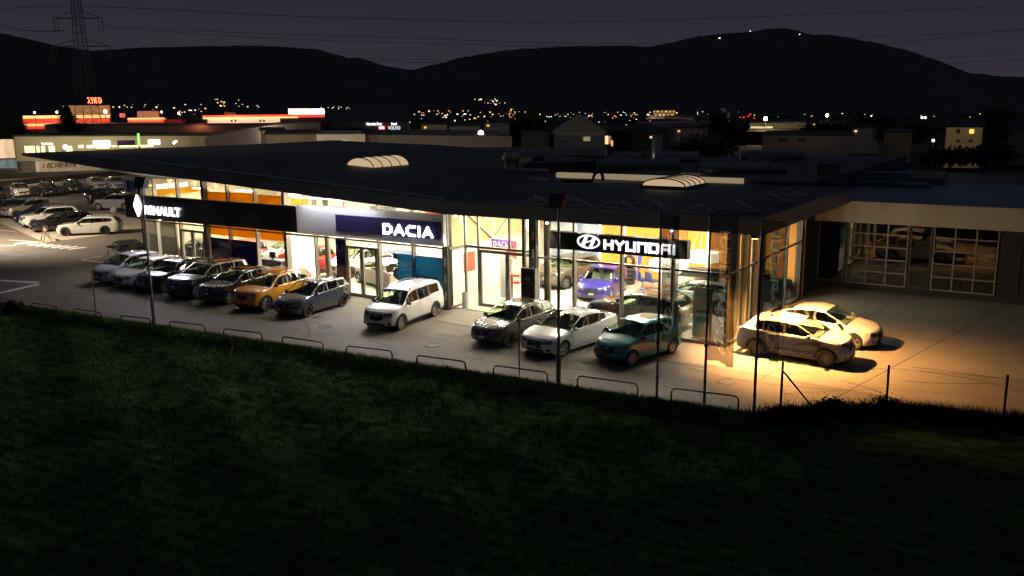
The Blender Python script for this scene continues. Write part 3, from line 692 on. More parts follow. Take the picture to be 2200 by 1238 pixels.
# chain link fence
fd=mat('fence_dark',(.018,.017,.015),.5,.4); wm=mat('fence_wire',(.08,.07,.05),.5,.6)
P=[G(1676,893),G(1903,880),G(2155,905)]; P.append(P[2]+(P[2]-P[1])*1.0); hts=[1.72,1.45,1.45,1.45]
t=thing('chain_link_fence','sagging chain link fence with dark posts at the right edge of the yard','fence',(0,0,0))
for p,h in zip(P,hts): MB().tube([(p.x,p.y,-.2),(p.x,p.y,h)],.038,8).build('post',fd,t,True,40)
e=G(1755,886); MB().tube([(P[0].x,P[0].y,1.45),(e.x,e.y,0)],.028,8).build('brace',fd,t,True,40)
for a,b in zip(P,P[1:]):
    m=MB(); d=(b-a); Ln=d.length; u=d/Ln; ph=.11; hh=1.32
    n=int((Ln+hh)/ph)
    for k in range(n):
        s=k*ph
        for sg in (1,-1):
            q0=(s,0) if s<=Ln else (Ln,(s-Ln)); q1=(s-hh,hh) if s>=hh else (0,s)
            if sg<0: q0=(Ln-q0[0],q0[1]); q1=(Ln-q1[0],q1[1])
            A=a+u*q0[0];B=a+u*q1[0]; m.bar((A.x,A.y,q0[1]+.03),(B.x,B.y,q1[1]+.03),.0035)
    for z in (.03,.7,1.35): m.bar((a.x,a.y,z),(b.x,b.y,z),.006)
    m.build('wire_mesh',wm,t)
# weeds and bushes by the fence
def bush(name,label,c,rx,ry,rz,n,m,sz=.05,group=None,cat='bush'):
    V=[];Fs=[]
    mb=MB(); cl=[(random.uniform(-1,1)*rx*.8,random.uniform(-1,1)*ry*.8,random.uniform(.1,.8)*rz) for _ in range(16)]
    t=thing(name,label,cat,c,0,group)
    st=MB()
    for q in cl[:9]: st.tube([(q[0]*.2,q[1]*.2,0),(q[0]*.6,q[1]*.6,q[2]*.6),q],.012,5,r2=.004)
    st.build('stems',mat('twig',(.03,.022,.015),.9),t)
    for _ in range(n):
        q=random.choice(cl); r=random.random()**.5*.42
        p=Vector(q)+Vector((random.gauss(0,1)*rx*r*.55,random.gauss(0,1)*ry*r*.55,random.gauss(0,1)*rz*r*.42))
        if p.z<0: p.z=abs(p.z)*.3
        a=Vector((random.gauss(0,1),random.gauss(0,1),random.gauss(0,1))).normalized()*sz; b=a.cross(Vector((random.gauss(0,1),random.gauss(0,1),random.gauss(0,1)))).normalized()*sz*.5
        mb.add([p-a,p+b,p+a,p-b],[(0,1,2,3)])
    mb.build('leaves',m,t,fix=False); return t
lf=mat('bush_leaf',(.006,.009,.004),.9,col2=(.016,.020,.007),vs=2,spec=.1)
for k,(px,rx,rz,nm) in enumerate((((1720,900),.9,.42,'low dark weeds at the foot of the first fence post'),((1800,895),.8,.66,'dark shrub with bare twigs between the fence posts'),((1900,888),.8,.52,'rounded dark shrub at the foot of the middle fence post'),((2010,900),1.1,.38,'low dark scrub right of the middle fence post'),((1650,905),.6,.35,'small weed patch between the last flagpole and the fence'))):
    p=G(*px); bush('shrub',nm,(p.x,p.y,-.1),rx,.5,rz,4200,lf,.04)
p=G(965,800,.1); bush('weed_tuft','reddish weed tuft growing by a hoop barrier',(p.x,p.y,0),.35,.25,.34,900,mat('weed_red',(.09,.03,.02),.8,var=.3,vs=4),.03)
p=G(26,672,.1); bush('shrub','small dark bush beside the hoop at the far left',(p.x,p.y,0),.7,.4,.7,1500,lf,.04)
# a-frame barrier at the left
am=mat('barrier_red_white',(.5,.08,.06),.5,col2=(.6,.55,.5),vs=4)
p=G(100,518); t=thing('folding_trestle','small red and white folding trestle in front of the black and white estates','trestle',p,math.radians(-20))
for dx in (-.5,.5):
    MB().bar((dx,-.3,0),(dx,0,.95),.05).build('leg',am,t); MB().bar((dx,.3,0),(dx,0,.95),.05).build('leg',am,t)
MB().box(-.55,-.03,.72,.55,.03,.90).build('board',am,t)
p=G(245,457); t=MB().ell((0,0,.28),.34,.34,.34,nu=20,nv=12); tag(t.build('stone_ball',mat('pale_stone',(.45,.38,.3),.8,var=.1,vs=4),None,True,loc=p),'round stone ball bollard beside the silver off-roader','bollard')
# ------------------------------------------------------------------ showroom
FY=33.0; YB=44.0; BX0,BX1=-48.6,-11.3
def rb(x): # underside of roof edge
    return lerp_pts([(-58.86,6.70),(-47.5,5.95),(-42.3,5.73),(-24.3,4.73),(-9.7,4.73)],x)
def rt(x): return lerp_pts([(-58.86,6.88),(-47.7,6.64),(-42.4,6.35),(-24.3,5.34),(-9.7,5.38)],x)
alu=mat('aluminium_frame',(.30,.28,.25),.45,.5,var=.06); alu_d=mat('dark_frame',(.07,.065,.06),.45,.4)
gls=glass('shop_glass',(.93,.96,.92),0,.06); fascia=mat('fascia_metal',(.19,.19,.195),.5,.3,var=.08,vs=.4); roofm=mat('roof_membrane',(.044,.048,.050),.6,var=.5,vs=.45,bump=.25,bs=3); 
wallw=mat('wall_white',(.72,.66,.55),.7,var=.04,vs=.5); tile=mat('floor_tile',(.62,.58,.50),.25,var=.05,vs=1.5); ceil=mat('ceiling_cream',(.45,.40,.30),.8)
bld=thing('showroom_building','long low glass fronted car showroom with a dark flat overhanging roof','building',(0,0,0))
bld['group']='showroom and workshop'
del bld['group']
def part(mb,name,m,smooth=False,parent=None,ang=None,label=None):
    o=mb.build(name,m,parent or bld,smooth,ang)
    if label: o['label']=label
    return o
# roof
xs=[-58.86,-53,-47.5,-42.3,-36,-30,-24.3,-17,-9.7]; ys=[31.8,33.0,40,46,62]
vs=[];fs=[];nx_=len(xs)
mb=MB()
def back(x): return 62.0 if x<-24 else 46.0
V=[]
for x in xs:
    inset=lerp_pts([(-58.86,.06),(-48,.5),(-40,0),(0,0)],x)
    b=rb(x);tp=rt(x)
    V+= [(x,31.8,b),(x,31.8,tp),(x,back(x),tp-(.25 if x<-24 else 0)),(x,back(x),b-.1),(x,33.2,b-inset-.004)]
for i in range(len(xs)-1):
    a=5*i;b=5*i+5
    for k in range(5): mb.add([V[a+k],V[b+k],V[b+(k+1)%5],V[a+(k+1)%5]],[(0,1,2,3)],[1,0,1,2,2][k])
mb.add(V[0:5],[(0,1,2,3,4)],1); mb.add(V[-5:],[(0,1,2,3,4)],1)
roof=part(mb,'roof',[roofm,fascia,ceil]); 
# roof edge rail, seams
rail=mat('roof_rail_metal',(.6,.6,.6),.4,.3)
m=MB(); m.tube([(x,32.15,rt(x)+.06) for x in (-52,-47,-42.4,-36,-30,-24.6)],.03,6)
part(m,'edge_rail',rail,parent=roof)
for k in range(13):
    x=-51+k*2.2; part(MB().box(x-.04,31.95,rt(x)-.02,x+.04,32.3,rt(x)+.05),'rail_bracket',rail,parent=roof)
m=MB()
for k in range(12):
    x=-56+k*2.7; m.add([(x+dx,y,rt(x)+.008-(.25*(y-31.8)/30)) for y in (32.5,61.5) for dx in (0,.04)],[(0,1,3,2)])
for k in range(9):
    y=35+k*3; m.add([(x,y+dy,rt(x)+.006-(.25*(y-31.8)/30 if x<-24 else 0)) for x in (-58,-24.4) for dy in (0,.05)],[(0,2,3,1)])
part(m,'roof_seams',mat('seam_dark',(.10,.105,.11),.5),parent=roof)
part(MB().box(-59.3,39.1,6.35,-58.9,61.8,6.72),'verge_cap',mat('verge_cap_pale',(.85,.82,.74),.5),parent=roof)
for (x0_,x1_,m_) in ((266,272,mat('strip_white',(.8,.8,.75),.5)),(272.5,279,mat('strip_blue',(.06,.07,.40),.5)),(279.5,292,mat('strip_grey',(.35,.35,.40),.5))):
    a=PY(x0_,404,32.9);b=PY(x1_,404,32.9); part(MB().box(a.x,32.9,4.62,b.x,32.96,5.35),'side_banner',m_)
# roof frames (gabled steel)
trs=[((1069,443),(1110,435),(1154,445)),((1159,446),(1205,437),(1254,448)),((1256,449),(1305,441),(1355,453)),((1360,454),(1411,447),(1430,452)),((1157,428),(1195,421),(1232,432)),((1330,435),(1372,427),(1422,439)),((1430,462),(1485,455),(1540,458)),((1530,447),(1580,441),(1635,454)),((1603,427),(1648,422),(1697,433)),((1644,415),(1689,411),(1733,421))]
trm=mat('frame_steel',(.48,.47,.46),.5,.0)
for a,b,c in trs:
    A=G(a[0],a[1]+1,5.42);Cc=G(c[0],c[1]+1,5.42); q=(b[0]-a[0])/(c[0]-a[0]); M=A+(Cc-A)*q
    if A.y<31.9: A.y=31.95
    if Cc.y<31.9: Cc.y=31.95
    B=Vector((M.x,max(32,M.y),5.42+.33)); m=MB(); m.bar(A,B,.07); m.bar(B,Cc,.07); m.bar(A,Cc,.04); m.bar(B,(B.x,B.y,5.40),.05)
    part(m,'roof_frame',trm,parent=roof)
# skylights
skm=mat('skylight_lit',(.6,.55,.45),.5,emit=(1.,.70,.40),es=.55,var=.15,vs=1.2); skf=mat('skylight_frame',(.05,.05,.05),.5)
def barrel(c,lx,ly,h,n,name,m,rz,parent=None,label=None):
    """vault whose axis runs along local x"""
    t=MB(); seg=10
    for i in range(seg):
        a0=math.pi*i/seg;a1=math.pi*(i+1)/seg
        y0,z0=-math.cos(a0)*ly/2,math.sin(a0)*h; y1,z1=-math.cos(a1)*ly/2,math.sin(a1)*h
        t.add([(-lx/2,y0,z0+.2),(lx/2,y0,z0+.2),(lx/2,y1,z1+.2),(-lx/2,y1,z1+.2)],[(0,1,2,3)])
    for x in (-lx/2,lx/2): t.add([(x,-math.cos(math.pi*i/seg)*ly/2,math.sin(math.pi*i/seg)*h+.2) for i in range(seg+1)],[tuple(range(seg+1))])
    o=t.build(name,m,parent,True,50); o.location=c;o.rotation_euler=(0,0,rz)
    f=MB()
    for k in range(n+1):
        x=-lx/2+lx*k/n; f.tube([(x,-math.cos(math.pi*i/seg)*(ly/2+.01),math.sin(math.pi*i/seg)*(h+.01)+.2) for i in range(seg+1)],.035,5)
    f.box(-lx/2-.06,-ly/2-.06,-.35,lx/2+.06,-ly/2+.03,.2); f.box(-lx/2-.06,ly/2-.03,-.35,lx/2+.06,ly/2+.06,.2); f.box(-lx/2-.06,-ly/2,-.35,-lx/2+.02,ly/2,.2); f.box(lx/2-.02,-ly/2,-.35,lx/2+.06,ly/2,.2)
    fo=f.build('skylight_frame',skf,o); return o
a=G(772,363,5.85); barrel((a.x,a.y+1.75,5.74),3.4,2.2,.58,4,'skylight',skm,math.radians(90),bld)
a=G(1425,405,5.4); barrel((a.x,a.y+1.35,5.32),2.7,2.3,.36,4,'skylight',skm,math.radians(90),bld)
part(MB().box(-17.9,44.0,5.85,-16.8,44.9,6.0).box(-17.2,44.6,6.0,-16.4,45.4,6.12),'skylight_vent',mat('vent_metal',(.2,.19,.18),.5,.5))
m=MB(); p=G(1283,392,5.5); m.tube([(p.x-2.2,p.y,5.5),(p.x-.3,p.y,5.55),(p.x-.15,p.y,5.95),(p.x+.1,p.y,6.08),(p.x+.3,p.y,5.95),(p.x+.35,p.y,5.6)],.09,8); part(m,'roof_pipe',hm,True)
# parapet of the hall behind, the light on its strip put in as emission
part(MB().box(-26.6,46.02,5.33,-15.3,46.5,5.62),'parapet_glow_strip',mat('parapet_glow',(.62,.55,.42),.6,emit=(1.,.76,.45),es=.26))
part(MB().box(-30.6,46.9,5.6,-27.7,47.05,5.75),'parapet',mat('verge_pale',(.5,.5,.5)))
# frames
bays=[-48.34,-47.02,-44.80,-42.50,-40.42,-38.17,-35.9,-33.7,-31.5,-29.3,-27.12,-25.05]
hy=[-20.35,-18.19,-15.93,-13.65,-11.36]
def roofz(x): return rb(x)-lerp_pts([(-58.86,.06),(-48,.5),(-40,0),(0,0)],x)
for k,x in enumerate(bays+hy):
    dark=k in (0,3,6,11,12); w=.20 if dark else .09
    m=MB(); m.box(x-w/2,FY-.04,0,x+w/2,FY+(.30 if dark else .20),roofz(x)+.02)
    part(m,'mullion',alu_d if dark and k not in(6,) else alu)
def hbar(xa,xb,z,y=FY,h=.09,m_=alu): part(MB().box(xa,y-.03,z-h/2,xb,y+.08,z+h/2),'transom',m_)
for a,b in zip(bays,bays[1:]):
    hbar(a+.11,b-.11,2.93); hbar(a+.11,b-.11,.08,h=.16)
for a,b in zip(hy,hy[1:]): hbar(a+.11,b-.11,2.93); hbar(a+.11,b-.11,.08,h=.16)
def pane(a,b,z0,z1,y=FY+.03,z1b=None):
    m=MB(); z1b=z1 if z1b is None else z1b
    m.add([(a,y,z0),(b,y,z0),(b,y,z1b),(a,y,z1)],[(0,1,2,3)]); part(m,'window_pane',gls)
def door(a,b,y,h,handle=True):
    f=MB(); mid=(a+b)/2
    for x0_,x1_ in ((a,a+.13),(mid-.11,mid-.005),(mid+.005,mid+.11),(b-.13,b)): f.box(x0_,y-.05,0.02,x1_,y+.05,h)
    for z0,z1 in ((.02,.18),(h-.14,h)):
        f.box(a+.131,y-.045,z0,mid-.111,y+.045,z1); f.box(mid+.111,y-.045,z0,b-.131,y+.045,z1)
    o=part(f,'door',alu)
    for x0_,x1_ in ((a+.13,mid-.11),(mid+.11,b-.13)): MB().add([(x0_,y,.18),(x1_,y,.18),(x1_,y,h-.14),(x0_,y,h-.14)],[(0,1,2,3)]).build('door_glass',gls,o)
    for x in (mid-.06,mid+.06): MB().tube([(x,y-.09,.9),(x,y-.09,1.5)],.015,6).build('door_handle',rail,o)
doors={2:(-44.7,-42.6),8:(-31.4,-29.4)}
for k,(a,b) in enumerate(zip(bays,bays[1:])):
    zt=3.1 if True else 0
    if k in doors: door(a+.05,b-.10,FY,2.62); pane(a+.05,b-.05,2.66,2.89)
    else: pane(a+.05,b-.05,.16,2.89)
    pane(a+.05,b-.05,2.97,roofz(a)+.02,z1b=roofz(b)+.02)
for a,b in zip(hy,hy[1:]): pane(a+.05,b-.05,.16,2.89); pane(a+.05,b-.05,2.97,4.75)
# recessed entrance
RY=34.25
part(MB().box(-24.95,FY,2.88,-24.85,RY,2.97),'transom',alu); part(MB().box(-24.95,FY,0,-24.85,RY,.14),'transom',alu); part(MB().add([(-24.9,FY,.14),(-24.9,RY,.14),(-24.9,RY,4.75),(-24.9,FY,4.75)],[(0,1,2,3)]),'window_pane',gls)
for x in (-24.85,-24.08,-22.3,-20.75): part(MB().box(x-.045,RY-.05,0 if x!=-22.3 else 2.97,x+.045,RY+.08,4.74),'mullion',alu)
hbar(-24.8,-20.7,2.90,RY,.12); pane(-24.8,-24.12,.1,2.86,RY+.02); pane(-24.8,-20.7,2.96,4.75,RY+.02); door(-24.03,-20.8,RY,2.80)
part(MB().add([(-20.7,FY,.1),(-20.7,RY,.1),(-20.7,RY,4.75),(-20.7,FY,4.75)],[(0,1,2,3)]),'window_pane',gls)
part(MB().box(-20.8,FY-.05,0,-20.66,FY+.1,4.74),'mullion',mat('frame_yellowgreen',(.10,.12,.06),.5))
cast=mat('column_steel',(.10,.11,.10),.5,.3)
for cx_ in (-25.0,-20.15):
    m=MB(); y=FY-.16 if cx_<-24 else FY-.12
    part(m.box(cx_-.16,y-.06,0,cx_+.16,y,4.73),'column',cast); 
    m=MB()
    for z in (.7,1.5,2.3,3.1,3.9): m.prism([(cx_+math.cos(q)*.05,z+math.copysign(.16,math.sin(q))+math.sin(q)*.05) for q in [k*math.pi/6+.01 for k in range(12)]],'y',y-.068,y-.055)
    part(m,'column_holes',mat('column_slot',(.5,.48,.42),.6))
part(MB().tube([(-19.72,FY+.35,0),(-19.72,FY+.35,4.7)],.16,16),'column',mat('column_cream',(.42,.38,.30),.6),True)
part(MB().tube([(-33.35,FY+.55,0),(-33.35,FY+.55,5.2)],.15,16),'column',mat('column_cream',(.42,.38,.30),.6),True)
for x in (-38.2,-29,-27): part(MB().tube([(x,38.5,0),(x,38.5,4.8)],.14,14),'column',mat('column_cream',(.42,.38,.30),.6),True)
dkm=mat('desk_white',(.6,.57,.5),.4); dkd=mat('desk_dark',(.03,.03,.035),.5)
for (x,y,w,m_,lb) in ((PY(587,560,34.7).x,34.7,2.0,dkd,'low black display counter below the third orange panel'),(-45.6,40.5,2.4,dkm,'white reception desk in the rear of the left hall'),(-24.2,41.5,2.6,dkm,'white reception desk facing the main entrance'),(-17.0,42.3,2.2,dkm,'white sales desk before the orange rear wall'),(-30.4,42.2,1.8,dkd,'dark sales desk at the back of the middle hall')):
    t=thing('sales_desk',lb,'desk',(x,y,.046)); MB().box(-w/2,-.35,.95,w/2,.35,1.0).build('desk_top',m_,t); MB().box(-w/2+.05,-.28,0,w/2-.05,-.2,.95).build('front_panel',m_,t); MB().box(-.25,-.05,1.08,.25,-.02,1.42).build('monitor',dkd,t); MB().box(-.05,-.06,1.0,.05,.02,1.1).build('monitor_foot',dkd,t)
for (x,w,z0,z1,c,lb) in ((-46.2,1.6,1.4,3.4,(.7,.45,.05),'yellow wall poster in the left hall'),(-43.0,1.2,1.2,3.0,(.10,.12,.3),'dark blue wall poster in the left hall'),(-38.5,2.2,1.5,3.2,(.12,.14,.15),'grey picture panel on the rear wall of the middle hall'),(-34.2,1.4,1.2,3.2,(.5,.06,.04),'red wall poster behind the cream column'),(-30.2,1.3,1.5,3.3,(.05,.09,.35),'blue wall poster above the white hatchbacks')):
    t=thing('wall_poster',lb,'poster',(x,YB-.03,z0)); MB().box(-w/2,-.03,0,w/2,.0,z1-z0).build('print_sheet',mat('print_%d'%int(x),c,.5,var=.35,vs=2.5),t); MB().box(-w/2-.04,-.02,-.04,w/2+.04,.01,-.001).build('frame_strip',alu,t)
# right side wall of glass
SX=BX1
for y in (35.2,36.6,39.2,41.0,43.4): part(MB().box(SX-.12,y-.06,0,SX+.04,y+.06,4.72),'mullion',mat('frame_cream',(.40,.36,.27),.6) if y<41 else alu_d)
part(MB().box(SX-.05,FY+.26,2.88,SX+.03,43.3,2.97),'transom',alu); part(MB().box(SX-.1,FY+.3,0,SX+.04,43.3,.16),'transom',alu)
for a,b in ((FY+.3,35.14),(35.26,36.54),(36.66,39.14),(39.26,40.94),(41.06,43.34)): part(MB().add([(SX,a,.16),(SX,b,.16),(SX,b,4.72),(SX,a,4.72)],[(0,1,2,3)]),'window_pane',gls)
for a,b in ((33.8,35.1),(35.3,36.5),(36.7,38.6)): part(MB().box(SX-.32,a,.06,SX-.28,b,4.6),'blind',mat('blind_cream',(.60,.51,.35),.8))
# left side wall of glass
for y in (35.5,38,41,44): part(MB().box(BX0-.05,y-.06,0,BX0+.08,y+.06,5.5),'mullion',alu)
for a,b in ((FY+.1,35.4),(35.6,37.9),(38.1,40.9)): part(MB().add([(BX0,a,.05),(BX0,b,.05),(BX0,b,5.5),(BX0,a,5.5)],[(0,1,2,3)]),'window_pane',gls)
# inside shell
YB=44.0
part(MB().box(BX0+.01,FY+.31,.0,BX1-.13,YB,.045),'floor',tile)
wb_=MB(); wb_.box(BX0,YB,0,-26.0,YB+.2,5.4); part(wb_,'rear_wall',wallw)
part(MB().box(-26.0,YB,0,BX1,YB+.2,4.72),'rear_wall',mat('wall_amber',(.85,.36,.06),.7,var=.05,vs=.4),label='amber orange rear wall')
part(MB().box(-26.3,FY+1.6,0,-26.2,YB,2.6),'partition_wall',wallw); part(MB().box(-26.3,FY+1.6,2.601,-26.2,YB,4.7),'partition_wall',mat('wall_peach',(.62,.38,.19),.7,var=.06,vs=.4),label='peach coloured upper partition wall')
for (y0,y1) in ((35.6,38.4),(41.5,38.6)): part(MB().bar((-26.1,y0,4.6),(-26.1,y1,2.7),.16,.1),'brace',mat('brace_cream',(.6,.52,.4),.6))
part(MB().bar((-26.08,35.0,2.62),(-26.08,43.8,2.62),.10),'brace',mat('brace_cream',(.6,.52,.4),.6))
for y in (36.4,40.4): part(MB().box(-26.19,y-.5,1.2,-26.17,y+.5,2.2),'wall_print',mat('print_red',(.5,.09,.04),.5,var=.3,vs=3))
part(MB().box(-25.9,YB-.05,.05,-22.65,YB-.01,4.5),'wall_mural',mat('mural_sky',(.10,.25,.50),.6,col2=(.65,.7,.72),vs=1.1))
ww=mat('light_strip',(.9,.9,.9),emit=(1,.9,.7),es=3.)
for x in (-22.55,-21.05,-16.2): part(MB().box(x-.07,YB-.12,.05,x+.07,YB-.06,4.4),'light_strip',ww)
part(MB().box(-18.8,YB-.06,.05,-17.4,YB-.01,4.6),'wall_panel',mat('panel_deep_orange',(.75,.22,.03),.7))
part(MB().box(-14.4,YB-.06,.05,-13.2,YB-.01,4.6),'wall_panel',mat('panel_deep_orange',(.75,.22,.03),.7))
og=translucent('orange_panel',(.95,.47,.025),.55)
for a,b in ((-43.7,-41.41),(-41.4,-39.11),(-39.1,-36.85)):
    part(MB().box(a,34.0,2.28,b,34.05,roofz(a)-.75),'orange_panel',og)
part(MB().box(BX0+.02,33.35,2.95,BX0+.12,44,5.35).box(BX0+.02,35.5,0.05,BX0+.12,44,2.949),'side_wall',mat('wall_olive_cream',(.42,.38,.26),.7,var=.05))
part(MB().box(BX0+.125,34.1,4.72,BX0+.15,36.6,5.0),'office_window',emis('office_lit',(1.,.9,.62),1.5)); part(MB().box(BX0+.125,33.9,4.3,BX0+.15,37.4,4.66),'orange_stripe',og)
for k in range(6): part(MB().box(BX0+.151,34.1+k*.5-.02,4.72,BX0+.17,34.1+k*.5+.02,5.0),'office_mullion',alu_d)
a=PY(624,545,36.2);b=PY(674,545,36.2); part(MB().box(a.x,36.2,.05,b.x,36.3,2.15),'glow_wall',emis('wall_glow',(1.,.93,.78),1.6))  # white wall whose brightness is put in as emission
pd=mat('pendant_cream',(.8,.7,.5),.4,emit=(1.,.75,.4),es=.8)
for k,(px,py) in enumerate(((364,387),(417,393),(461,399),(451,409))):
    p=PY(px,py,35.0); part(MB().lathe([(.0,.16),(.10,.14),(.17,.0),(.10,-.14),(0,-.24)],14,'z',(p.x,p.y,p.z)),'pendant_lamp',pd,True)
# small bright spots under the roof edge
eave_pts=[]
sp=emis('spot_lens',(1.,.86,.6),14); spo=emis('spot_lens_orange',(1.,.6,.2),9)
for px,py,m_ in ((978,464,sp),(1046,470,sp),(1175,479,sp),(1443,496,sp),(343,473,spo)):
    p=PY(px,py,32.5); eave_pts.append((p,m_)); part(MB().lathe([(.0,-.05),(.06,-.04),(.06,.02),(0,.03)],12,'z',(p.x,p.y,p.z)),'downlight',m_)
part(MB().box(-48.2,33.5,5.0,-46.6,33.6,5.04),'light_strip',emis('strip_amber',(1.,.6,.2),4))
# ---- ceiling fittings and the light they give
def area(name,loc,sx,sy,en,col,rot=(0,0,0),spread=180):
    l=bpy.data.lights.new(name,'AREA'); l.shape='RECTANGLE'; l.size=sx;l.size_y=sy;l.energy=en;l.color=col; l.spread=math.radians(spread); o=bpy.data.objects.new(name,l); C.objects.link(o); o.location=loc;o.rotation_euler=rot; return o
fit=mat('lamp_panel',(.9,.9,.85),emit=(1.,.86,.62),es=5)
for x,z in ((-46,4.7),(-42,4.7),(-38,4.65),(-34,4.55),(-30,4.5),(-27.8,4.5),(-23.5,4.5),(-19,4.5),(-16,4.5),(-13,4.5)):
    for y,w in ((35.6,1.),(40.2,1.)):
        part(MB().box(x-.6,y-.15,z+.03,x+.6,y+.15,z+.09),'ceiling_light',fit)
        area('showroom_light',(x,y,z),1.3,.6,(330 if y<37 else 300)*(1. if x<-36 else (1.25 if -35<x<-18 else (.5 if x>-14 else 1.))),(1.,.89,.69))
    l=bpy.data.lights.new('showroom_glow','POINT'); l.energy=420*(1. if x<-36 else (1.25 if -35<x<-18 else (.28 if x>-14 else 1.))); l.color=(1.,.89,.69); l.shadow_soft_size=.35; o=bpy.data.objects.new('showroom_glow',l); C.objects.link(o); o.location=(x+.9,37.6,3.7)
# ------------------------------------------------------------------ signs
W3=Vector((1,0,0)); U3=Vector((0,0,1))
def facade_pt(px,py,y): return PY(px,py,y)
sgw=emis('sign_white',(.86,.84,1.),11); sgh=emis('sign_white_soft',(.88,.86,1.),2.2)
blk=mat('sign_black',(.012,.012,.012),.45,var=.1,vs=1)
t=thing('dealer_sign','long black fascia sign with glowing diamond emblem and RENAULT lettering','sign',(0,0,0))
part(MB().box(-49.3,32.55,3.12,-34.5,32.92,4.5),'sign_panel',blk,parent=t)
m=MB(); a=PY(311,459,32.53); b=PY(385,436,32.53)
text_on(m,'RENAULT',(a.x+.05,32.53,a.z-.03),W3,U3,b.x-a.x,.52,.022,.04); part(m,'lettering',sgw,parent=t)
m=MB(); a=PY(296,442,32.53); hw_,hh_=.36,.66; 
outer=[(0,hh_),(hw_,0),(0,-hh_),(-hw_,0)]; inner=[(0,hh_*.38),(hw_*.38,0),(0,-hh_*.38),(-hw_*.38,0)]
for i in range(4):
    j=(i+1)%4; P4=[(a.x+q[0],32.52,a.z+q[1]) for q in (outer[i],outer[j],inner[j],inner[i])]; m.hexa([(p[0],32.54,p[2]) for p in P4],[(p[0],32.48,p[2]) for p in P4])
part(m,'emblem',sgw,parent=t)
t=thing('dealer_sign','pale grey fascia sign with dark blue field and glowing DACIA lettering','sign',(0,0,0))
part(MB().box(-34.49,32.55,3.10,-24.86,32.92,4.58),'sign_panel',mat('sign_grey',(.80,.80,.84),.5),parent=t)
part(MB().box(-31.66,32.50,3.42,-24.99,32.549,4.24),'blue_field',mat('sign_navy',(.03,.025,.12),.5),parent=t)
m=MB(); a=PY(823,503,32.47); b=PY(929,478,32.47); h_=.52
def dacia(mb,o,w,h,ext,th,nrm=-1):
    # D A C I A in geometric strokes
    L=[(1,[[(0,0),(0,1),(.6,1),(1,.7),(1,.3),(.6,0),(0,0)]]),(1.1,[[(0,0),(.5,1),(1,0)],[(.2,.32),(.8,.32)]]),(1,[[(1,1),(.35,1),(0,.7),(0,.3),(.35,0),(1,0)]]),(.28,[[(.5,0),(.5,1)]]),(1.1,[[(0,0),(.5,1),(1,0)],[(.2,.32),(.8,.32)]])]
    gap=w*.045; cw=(w-4*gap)/sum(l[0] for l in L); strokes(mb,L,o,W3,U3,cw,h,gap,th,ext)
dacia(m,(a.x,32.495,a.z),b.x-a.x,h_,.035,.105); part(m,'lettering',sgw,parent=t)
t=thing('dealer_sign','black fascia sign with white oval emblem and HYUNDAI lettering','sign',(0,0,0))
part(MB().box(-19.15,32.55,3.46,-12.86,32.90,4.20),'sign_panel',blk,parent=t)
m=MB(); a=PY(1297,536,32.53); b=PY(1452,520,32.53); hyundai(m,(a.x,32.545,a.z-.0),W3,U3,b.x-a.x,.42,.04,0,th=.10); part(m,'lettering',sgh,parent=t)
m=MB(); c_=PY(1264.5,519.5,32.53); c_.y=32.54; oval_ring(m,c_,W3,U3,.53,.29,.055,.05); slant_h(m,c_,W3,U3,.47,.24,.04); part(m,'emblem',sgh,parent=t)
# glow the signs throw: real light from the letters
area('sign_light',(-45.5,32.2,3.85),3.2,.6,190,(.86,.84,1.),(math.radians(-90+0),0,0)).rotation_euler=(math.radians(90),0,math.pi)
area('sign_light',(-28.2,32.2,3.85),2.6,.6,260,(.86,.84,1.)).rotation_euler=(math.radians(90),0,math.pi)
part(MB().box(-34.2,32.05,5.02,-25.2,32.15,5.06),'added_eave_light',emis('added_eave_strip',(.95,.92,1.),4))  # added strip and area lamp, brightening the grey sign panel
area('added_eave_wash',(-29.7,32.08,4.98),8.8,.06,75,(.95,.93,1.),(math.radians(38),0,0))
# posters and stands behind the glass
navy=translucent('poster_navy',(.035,.04,.14),.4); pw_=mat('print_white',(.9,.89,.87),.6)
t=thing('window_poster','large navy window poster of a white car with DACIA lettering','poster',(0,0,0))
a=PY(449,577,33.2); part(MB().box(-42.3,33.16,.2,-38.25,33.22,2.26),'poster_board',navy,parent=t)
m=MB(); m.add([(p[0],33.15,p[1]) for p in ((-42.3,.3),(-42.3,1.5),(-41.6,1.72),(-40.9,1.75),(-40.2,1.55),(-39.8,1.2),(-40.6,.9),(-41.0,.3))],[tuple(range(8))]); part(m,'print_car',translucent('print_pale',(.75,.70,.60),.5),parent=t)
m=MB(); m.add([(p[0],33.14,p[1]) for p in ((-42.1,1.08),(-41.7,1.2),(-41.5,1.1),(-41.8,.98))],[(0,1,2,3)]); m.add([(p[0],33.14,p[1]) for p in ((-41.75,.74),(-41.2,.84),(-41.3,.70),(-41.6,.64))],[(0,1,2,3)]); m.add([(p[0],33.145,p[1]) for p in ((-40.9,1.3),(-40.7,1.62),(-40.2,1.5),(-40.0,1.28))],[(0,1,2,3)]); part(m,'print_lamps',navy,parent=t)
m=MB(); text_on(m,'DACI',(-41.5,33.13,1.85),W3,U3,.88,.24,.02,.0); part(m,'print_lettering',pw_,parent=t)
t=thing('window_poster','blue window poster reading Zubehör with small car pictures','poster',(0,0,0))
part(MB().box(-28.25,33.16,.2,-25.45,33.2,2.42),'poster_board',translucent('poster_blue',(.07,.27,.42),.5),parent=t)
m=MB(); text_on(m,'Zubehör',(-28.15,33.15,1.82),W3,U3,1.25,.25,.02,0); text_on(m,'SPOILER',(-27.75,33.15,1.35),W3,U3,.55,.11,.01,0); text_on(m,'für alle Modelle',(-27.9,33.15,1.62),W3,U3,.8,.10,0,0); part(m,'print_lettering',pw_,parent=t)
